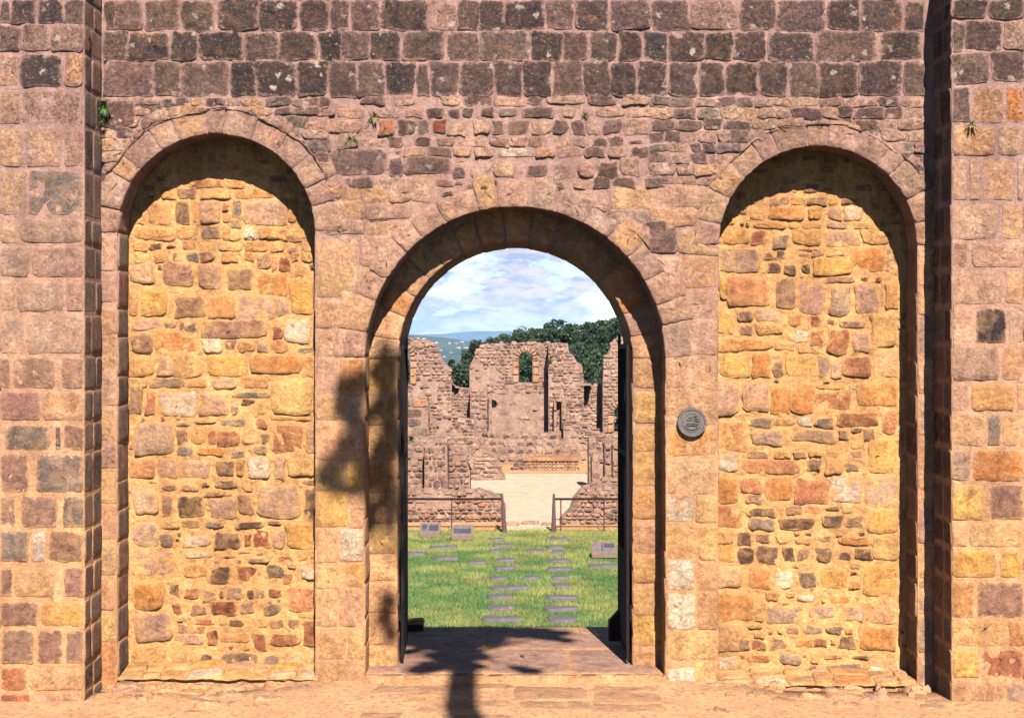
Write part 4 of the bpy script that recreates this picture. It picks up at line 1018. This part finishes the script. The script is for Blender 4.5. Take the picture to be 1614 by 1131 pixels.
# altar block
DAl = 51.8; k = DAl/F
al = tag(empty('altar_block', ((870-CX)*k, DAl-DC, LZ)), 'low stone altar bench with a flat tan slab top in front of the curved steps', 'altar')
mb = MB(); W_ = 84*k/2
mb.box((-W_, 0, 0), (W_*.98, .9, .32), (*lin((215, 165, 130)), .1))
for i in range(14):
    for j in range(3): add_stone(mb, outline(rect(-W_+i*W_*2/14, j*.1, -W_+(i+1)*W_*2/14, j*.1+.1, .008, .012), 10, .14), random.uniform(.02, .04), plane_map(0), color(random.choice('tTqs')), .1, .015, .3)
mb.build('base', M_rs, al)
mb = MB(); mb.box((-W_-.08, -.08, .325), (W_+.1, 1.0, .43), (*lin((222, 164, 120)), .1)); mb.build('slab_top', M_rs, al)
ruin('rubble_heap', 'small rubble heap left of the altar bench', DAl, [(808, 724), (820, 718), (842, 720), (850, 728)], 745, .8, (), pal='tqTg', sz=(5, 10, 4, 7), cat='rubble', zbase=LZ-.05)

weed(868, 566, DA-1.05-DC, .24, 26, 'green and yellow tuft growing at the shoulder of the broken tower stub', GG+[(.12, .16, .04)], .2, 'ruin_weed')
weed(648, 694, 28.3, .26, 60, 'bright green weeds on the ledge at the far left of the ruins', GG, .2, 'ruin_weed')
weed(786, 833, 21.2, .25, 30, 'small green clump at the foot of the leaning railing post', GG, .2, 'ruin_weed')
# ------------------------------------------------------------------ trees
def tree(x, y, zg, ztop, w, lab, n=2600, conifer=False, cols=((.028, .05, .024), (.04, .066, .03), (.02, .038, .02)), lo=.12, leaf=.16):
    t = tag(empty('tree' if not conifer else 'conifer_tree', (x, y, zg)), lab, 'tree', 'trees behind the far ruin'); H = ztop-zg
    tr = MB(); tr.tube([(0, 0, 0), (.05*w, 0, H*.4), (0, .03*w, H*.92)], [.05*w+.05, .035*w+.03, .02], 8)
    cl = []
    for i in range(60 if not conifer else 50):
        if conifer:
            f = random.uniform(lo, .98); rr = w/2*(1-f)**.75*random.uniform(.5, 1.0); a = random.uniform(0, 6.28)
            c = Vector((rr*math.cos(a), rr*math.sin(a), H*f)); r_ = w*.17*(1.25-f)
        else:
            a = random.uniform(0, 6.28); ph = random.uniform(-1, 1); q = random.uniform(.2, .95)
            c = Vector((math.cos(a)*w/2*q*math.sqrt(1-ph*ph*.62), math.sin(a)*w/2*q*math.sqrt(1-ph*ph*.62), H*(lo+(1-lo)*(.5+.46*ph)))); r_ = w*random.uniform(.12, .21)
        cl.append((c, r_)); tr.tube([(0, 0, max(.1, c.z-.3*w)), tuple(c*.5+Vector((0, 0, c.z*.5-.08*w))), tuple(c)], [.03*w*.5+.015, .02, .008], 5)
    cl.append((Vector((0, 0, H*.97)), w*.08))
    tr.build('trunk', M_bark, t)
    cr_ = MB(); V = []; Cc = []
    per = n//len(cl)
    for c, r_ in cl:
        base = np.array(random.choice(cols))*random.uniform(.75, 1.3)
        d = np.random.normal(0, 1, (per, 3)); d /= np.linalg.norm(d, axis=1)[:, None]; rad = r_*np.random.uniform(.3, 1.15, (per, 1))
        p = np.array(c)+d*rad*np.array([1, 1, .85])
        a = np.random.normal(0, 1, (per, 3)); a /= np.linalg.norm(a, axis=1)[:, None]; b = np.cross(a, np.random.normal(0, 1, (per, 3))); b /= np.linalg.norm(b, axis=1)[:, None]
        s_ = leaf*np.random.uniform(.5, 1.2, (per, 1))
        V.append(np.stack([p-a*s_*.5, p+b*s_*.35, p+a*s_*.5, p-b*s_*.35], 1).reshape(-1, 3))
        cc_ = base*np.random.uniform(.7, 1.35, (per, 1)); Cc.append(np.repeat(np.c_[cc_, np.zeros(per)], 4, 0))
    V = np.concatenate(V); m_ = len(V)//4
    cr_.add(V, [(4*i, 4*i+1, 4*i+2, 4*i+3) for i in range(m_)], np.concatenate(Cc)); cr_.build('crown', M_leaf, t)
def TP(px, D): return (px-CX)*D/F
def TZ(py, D): return EYE-(py-CY)*D/F
TR = [(772, 533, 88, 36, 0, 'low round dark bush-like tree just left above the window wall'), (793, 524, 92, 36, 0, 'rounded small tree above the left part of the window wall'),
      (815, 522, 90, 36, 0, 'rounded tree directly above the narrow window'), (838, 515, 88, 42, 0, 'broad dark tree right of the narrow window on the skyline'),
      (862, 507, 86, 42, 1, 'pointed conifer rising over the middle of the ruin'), (884, 502, 84, 44, 0, 'tall dense tree above the right shoulder of the window wall'),
      (908, 513, 82, 42, 1, 'dark conifer filling the left of the right gap'), (926, 506, 80, 50, 0, 'broad dark tree in the middle of the right gap'),
      (946, 503, 78, 44, 0, 'tall dark tree at the right of the gap'), (966, 500, 80, 46, 0, 'dark tree rising above the right end wall'), (990, 498, 76, 54, 0, 'large dark tree at the far right behind the wall'),
      (1030, 500, 78, 60, 0, 'dark tree mostly hidden by the right jamb'),
      (735, 553, 74, 44, 1, 'dark green conifer in the left gap of the ruin'), (712, 566, 70, 34, 1, 'smaller conifer at the left of the left gap'), (755, 537, 80, 36, 0, 'dark leafy tree against the left shoulder of the window wall'),
      (722, 575, 68, 40, 0, 'low dark shrub tree at the bottom of the left gap'), (640, 575, 70, 60, 0, 'dark tree seen through the left arched window'), (828, 556, 72, 44, 0, 'dark tree seen through the narrow window'),
      (935, 545, 72, 60, 0, 'low dense dark tree behind the right parapet'), (905, 540, 74, 60, 0, 'low dense dark tree behind the broken tower stub')]
TR += [(784, 531, 84, 34, 0, 'small dark tree in the front rank left of the narrow window'), (803, 528, 86, 34, 0, 'small dark tree in the front rank over the window wall, second from the left'), (826, 523, 84, 36, 0, 'dark round tree in the front rank just right of the narrow window top'),
 (851, 516, 82, 40, 0, 'dark dense tree between the round trees and the conifer'), (873, 512, 84, 40, 0, 'dense tree filling the skyline right of the pointed conifer'), (897, 509, 78, 46, 0, 'dense dark tree directly above the right corner of the window wall'),
 (918, 509, 86, 46, 0, 'rear dark tree rising at the left of the right gap'), (937, 507, 84, 46, 0, 'rear dark tree rising at the middle of the right gap'), (956, 503, 84, 46, 0, 'rear dark tree beside the right end wall'), (977, 501, 84, 50, 0, 'rear dark tree above the right end wall')]
TR += [(590, 560, 82, 60, 0, 'dark tree beyond the left end of the ruins'), (530, 555, 86, 64, 0, 'second dark tree beyond the left end of the ruins'), (460, 565, 80, 60, 0, 'outermost dark tree beyond the left end of the ruins'),
 (1080, 500, 82, 64, 0, 'dark tree beyond the right end of the ruins'), (1130, 504, 86, 64, 0, 'second dark tree beyond the right end of the ruins'), (1190, 508, 80, 64, 0, 'outermost dark tree beyond the right end of the ruins')]
for px, py, D, wpx, con, lab in TR:
    zg = ground_z(0, D-DC)-.2; tree(TP(px, D), D-DC, zg, TZ(py, D), wpx*D/F*1.5, lab, 9000, bool(con), lo=.05, leaf=.17)

# ------------------------------------------------------------------ far land, bay, town
M_sea = plain_mat('bay_water', (.10, .17, .26), .15, .01, .25, .2); 
def hillmat(nm, a, b_, k):
    m, nt, bb = mat(nm); g = nt.nodes.new('ShaderNodeNewGeometry').outputs['Position']
    nt.links.new(mixc(nt, ramp(nt, tex(nt, g, k, 8, .7), .4, .6), a, b_), bb.inputs['Base Color']); return m
M_h1 = hillmat('near_hill_land', (.012, .024, .018), (.035, .05, .035), .02); M_h2 = hillmat('far_hill_land', (.012, .026, .03), (.03, .045, .045), .004)
mb = MB(); mb.add([(-9000, 250, -27), (9000, 250, -27), (9000, 12000, -27), (-9000, 12000, -27)], [(0, 1, 2, 3)]); tag(mb.build('water', M_sea), kind='structure')
def hill(name, y0, y1, xa, xb, hf, m_, nx=90, ny=14):
    V = []
    for j in range(ny+1):
        t = j/ny
        for i in range(nx+1):
            x = xa+(xb-xa)*i/nx; V.append((x, y0+(y1-y0)*t, -30+(hf(x)+30)*math.sin(min(t*1.4, 1)*math.pi/2)*(1-.12*abs(fbm(x, t*300, 0, .006)))))
    mb = MB(); mb.add(V, [(j*(nx+1)+i, j*(nx+1)+i+1, (j+1)*(nx+1)+i+1, (j+1)*(nx+1)+i) for j in range(ny) for i in range(nx)]); return tag(mb.build(name, m_, None, True), kind='structure')
kf = 5000/F
def hf2(x):
    px = CX+x/kf; return EYE-(np.interp(px, [0, 560, 640, 690, 740, 790, 830, 900, 1000, 1600], [525, 526, 527, 526, 521, 520, 522, 526, 525, 525])-CY)*kf+1.5*fbm(x, 0, 0, .004)
hill('far_hills', 4300, 5400, -3500, 3500, hf2, M_h2, 200)
kn = 1500/F
def hf1(x):
    px = CX+x/kn; return EYE-(np.interp(px, [0, 560, 640, 680, 720, 760, 790, 820, 1600], [521, 523, 527, 530, 536, 544, 554, 580, 600])-CY)*kn+.6*fbm(x, 0, 0, .03)
hn = hill('near_hills', 1000, 1750, -900, 500, hf1, M_h1, 240, 30)
# white houses of the town
M_wh = plain_mat('white_render', (.5, .48, .45), .1, .5); M_sl = plain_mat('slate_roof', (.12, .12, .15), .2, .5)
bpy.context.view_layer.update()
HS = [(659, 533, 9), (667, 534, 8), (678, 545, 6), (687, 540, 6), (694, 552, 12), (707, 541, 6), (720, 541, 7), (728, 539, 9), (722, 548, 10), (733, 548, 10), (741, 541, 5), (736, 553, 6), (712, 556, 6), (700, 562, 5)]
from mathutils.bvhtree import BVHTree
bvh = BVHTree.FromObject(hn, bpy.context.evaluated_depsgraph_get())
pos = ['highest white house at the left end of the ridge town', 'small white house next to the highest left one', 'little house left of the town slope', 'small pale house midway up the left slope', 'white gabled house left of the gap, lowest on the left', 'tiny house on the upper middle of the town', 'small white house at the top centre of the town', 'bright white house at the top right of the town', 'long cream house in the middle of the town', 'cream house joined on the right of the long one', 'tiny white house at the right end by the dark tree', 'small yellow-white house below the cream ones', 'small house down near the water', 'lowest tiny house beside the blue water']
for (px, py, wp), lab in zip(HS, pos):
    d = Vector(((px-CX)/F, 1, -(py-CY)/F)).normalized(); hit = bvh.ray_cast(Vector((0, -DC, EYE)), d)
    if hit[0] is None: hit = (Vector((0, -DC, EYE))+d*1300,)
    p = hit[0]; s_ = (p.y+DC)/F; W_ = wp*s_*.38; H_ = 2.2*s_
    t = tag(empty('house', (p.x, p.y, p.z-.5), random.uniform(-.3, .3)), lab, 'house', 'houses of the distant town')
    mb = MB(); mb.box((-W_, -2.5, 0), (W_, 2.5, H_)); mb.build('wall', M_wh, t)
    mb = MB(); mb.add([(-W_-.3, -2.8, H_), (W_+.3, -2.8, H_), (W_+.3, 2.8, H_), (-W_-.3, 2.8, H_), (-W_-.3, 0, H_*1.5), (W_+.3, 0, H_*1.5)], [(0,1,5,4),(2,3,4,5),(0,4,3),(1,2,5),(3,2,1,0)]); mb.build('roof', M_sl, t)

# ------------------------------------------------------------------ the tall pine behind the viewer whose shade falls on the gateway
YT = -17.5
def back(px, py, surf):       # the point of the tree that shades this spot
    if surf == 'floor': D = EYE*F/(py-CY); p = Vector(((px-CX)*D/F, D-DC, 0))
    else: p = Vector(P(px, py, surf))
    t = (p.y-(YT+random.uniform(-.4, .4)))/(math.cos(AZ)*math.cos(EL)); return p+SUN*t
pine = tag(empty('pine_tree', (0, YT, 0)), 'tall bare stemmed pine behind the viewpoint that shades the left of the gateway', 'tree')
pine.location = (0, 0, 0)
tb = back(733, 1112, 'floor'); tt = back(733, 1020, 'floor'); tx = (back(735, 1112, 'floor')).x
trm = MB(); trm.tube([(tx+.15, YT, ground_z(0, YT)-.1), (tx+.05, YT, 6), (tx, YT, 12), (tx, YT, tb.z), (tt.x, YT, tt.z)], [.26, .22, .18, .15, .13], 12)
BL = [(700, 1008, 'floor', .20), (668, 1000, 'floor', .14), (735, 1003, 'floor', .20), (765, 1008, 'floor', .18), (795, 997, 'floor', .16), (825, 994, 'floor', .14), (852, 998, 'floor', .13), (876, 1002, 'floor', .10),
      (715, 1030, 'floor', .17), (745, 1030, 'floor', .15), (690, 1032, 'floor', .12), (668, 1052, 'floor', .10), (690, 1050, 'floor', .10), (650, 1026, 'floor', .07), (836, 1055, 'floor', .07), (815, 1052, 'floor', .05), (720, 990, 'floor', .2), (680, 988, 'floor', .15), (770, 990, 'floor', .15), (735, 1045, 'floor', .12),
      (548, 612, 0, .12), (560, 640, 0, .10), (543, 632, 0, .09), (556, 700, 0, .12), (545, 735, 0, .16), (530, 760, 0, .09), (562, 760, 0, .12), (566, 720, 0, .12), (568, 660, 0, .08),
      (600, 600, NICHE, .12), (596, 640, NICHE, .13), (604, 680, NICHE, .14), (598, 715, NICHE, .13), (606, 750, NICHE, .13), (604, 790, NICHE, .10), (612, 575, NICHE, .09), (612, 640, NICHE, .10), (615, 820, NICHE, .06), (612, 950, NICHE, .09), (606, 975, NICHE, .09), (616, 1000, NICHE, .07)]
BL2 = []
for px, py, sf, r_ in BL:
    if sf != 'floor' and not 560 < py < 815: BL2.append((px, py, sf, r_*.8)); continue
    for q in range(6 if sf == 'floor' else 5): BL2.append((px+random.gauss(0, 1)*r_*105, py+random.gauss(0, 1)*r_*(26 if sf == 'floor' else 105), sf, r_*(random.uniform(.5, .9) if sf == 'floor' else random.uniform(.32, .66))))
BL = BL2
V = []; Cc = []
hub = Vector((tt.x, YT, tt.z+.3))
for px, py, sf, r_ in BL:
    c = back(px, py, sf)
    if random.random() < .35: trm.tube([tuple(hub+(c-hub)*.02-Vector((0, 0, .4))), tuple(hub*.5+c*.5-Vector((0, 0, .12))), tuple(c)], [.022, .012, .004], 5)
    per = int(90+r_*r_*34000); d = np.random.normal(0, 1, (per, 3)); d /= np.linalg.norm(d, axis=1)[:, None]
    p = np.array(c)+d*r_*1.15*np.random.uniform(.0, 1.0, (per, 1))**.5
    a = np.random.normal(0, 1, (per, 3)); a /= np.linalg.norm(a, axis=1)[:, None]; b = np.cross(a, np.random.normal(0, 1, (per, 3))); b /= np.linalg.norm(b, axis=1)[:, None]
    V.append(np.stack([p-a*.045, p+b*.02, p+a*.045, p-b*.02], 1).reshape(-1, 3)); Cc.append(np.tile((.04, .08, .025, 0), (per*4, 1)))
trm.build('trunk', M_bark, pine)
V = np.concatenate(V); cr_ = MB(); cr_.add(V, [(4*i, 4*i+1, 4*i+2, 4*i+3) for i in range(len(V)//4)], np.concatenate(Cc)); cr_.build('crown', M_leaf, pine)

# ------------------------------------------------------------------ air
mb = MB(); mb.box((-4000, -210, -31), (4000, 5600, 60)); hz = mb.build('haze', [], None)
hm = bpy.data.materials.new('haze_air'); hm.use_nodes = True; nt = hm.node_tree; nt.nodes.clear()
pv = nt.nodes.new('ShaderNodeVolumePrincipled'); pv.inputs['Density'].default_value = 0.9e-4; pv.inputs['Color'].default_value = (.38, .62, 1, 1)
om = nt.nodes.new('ShaderNodeOutputMaterial'); nt.links.new(pv.outputs[0], om.inputs['Volume'])
hz.data.materials.append(hm); tag(hz, 'thin blue summer haze over the bay and hills', 'haze', kind='stuff')
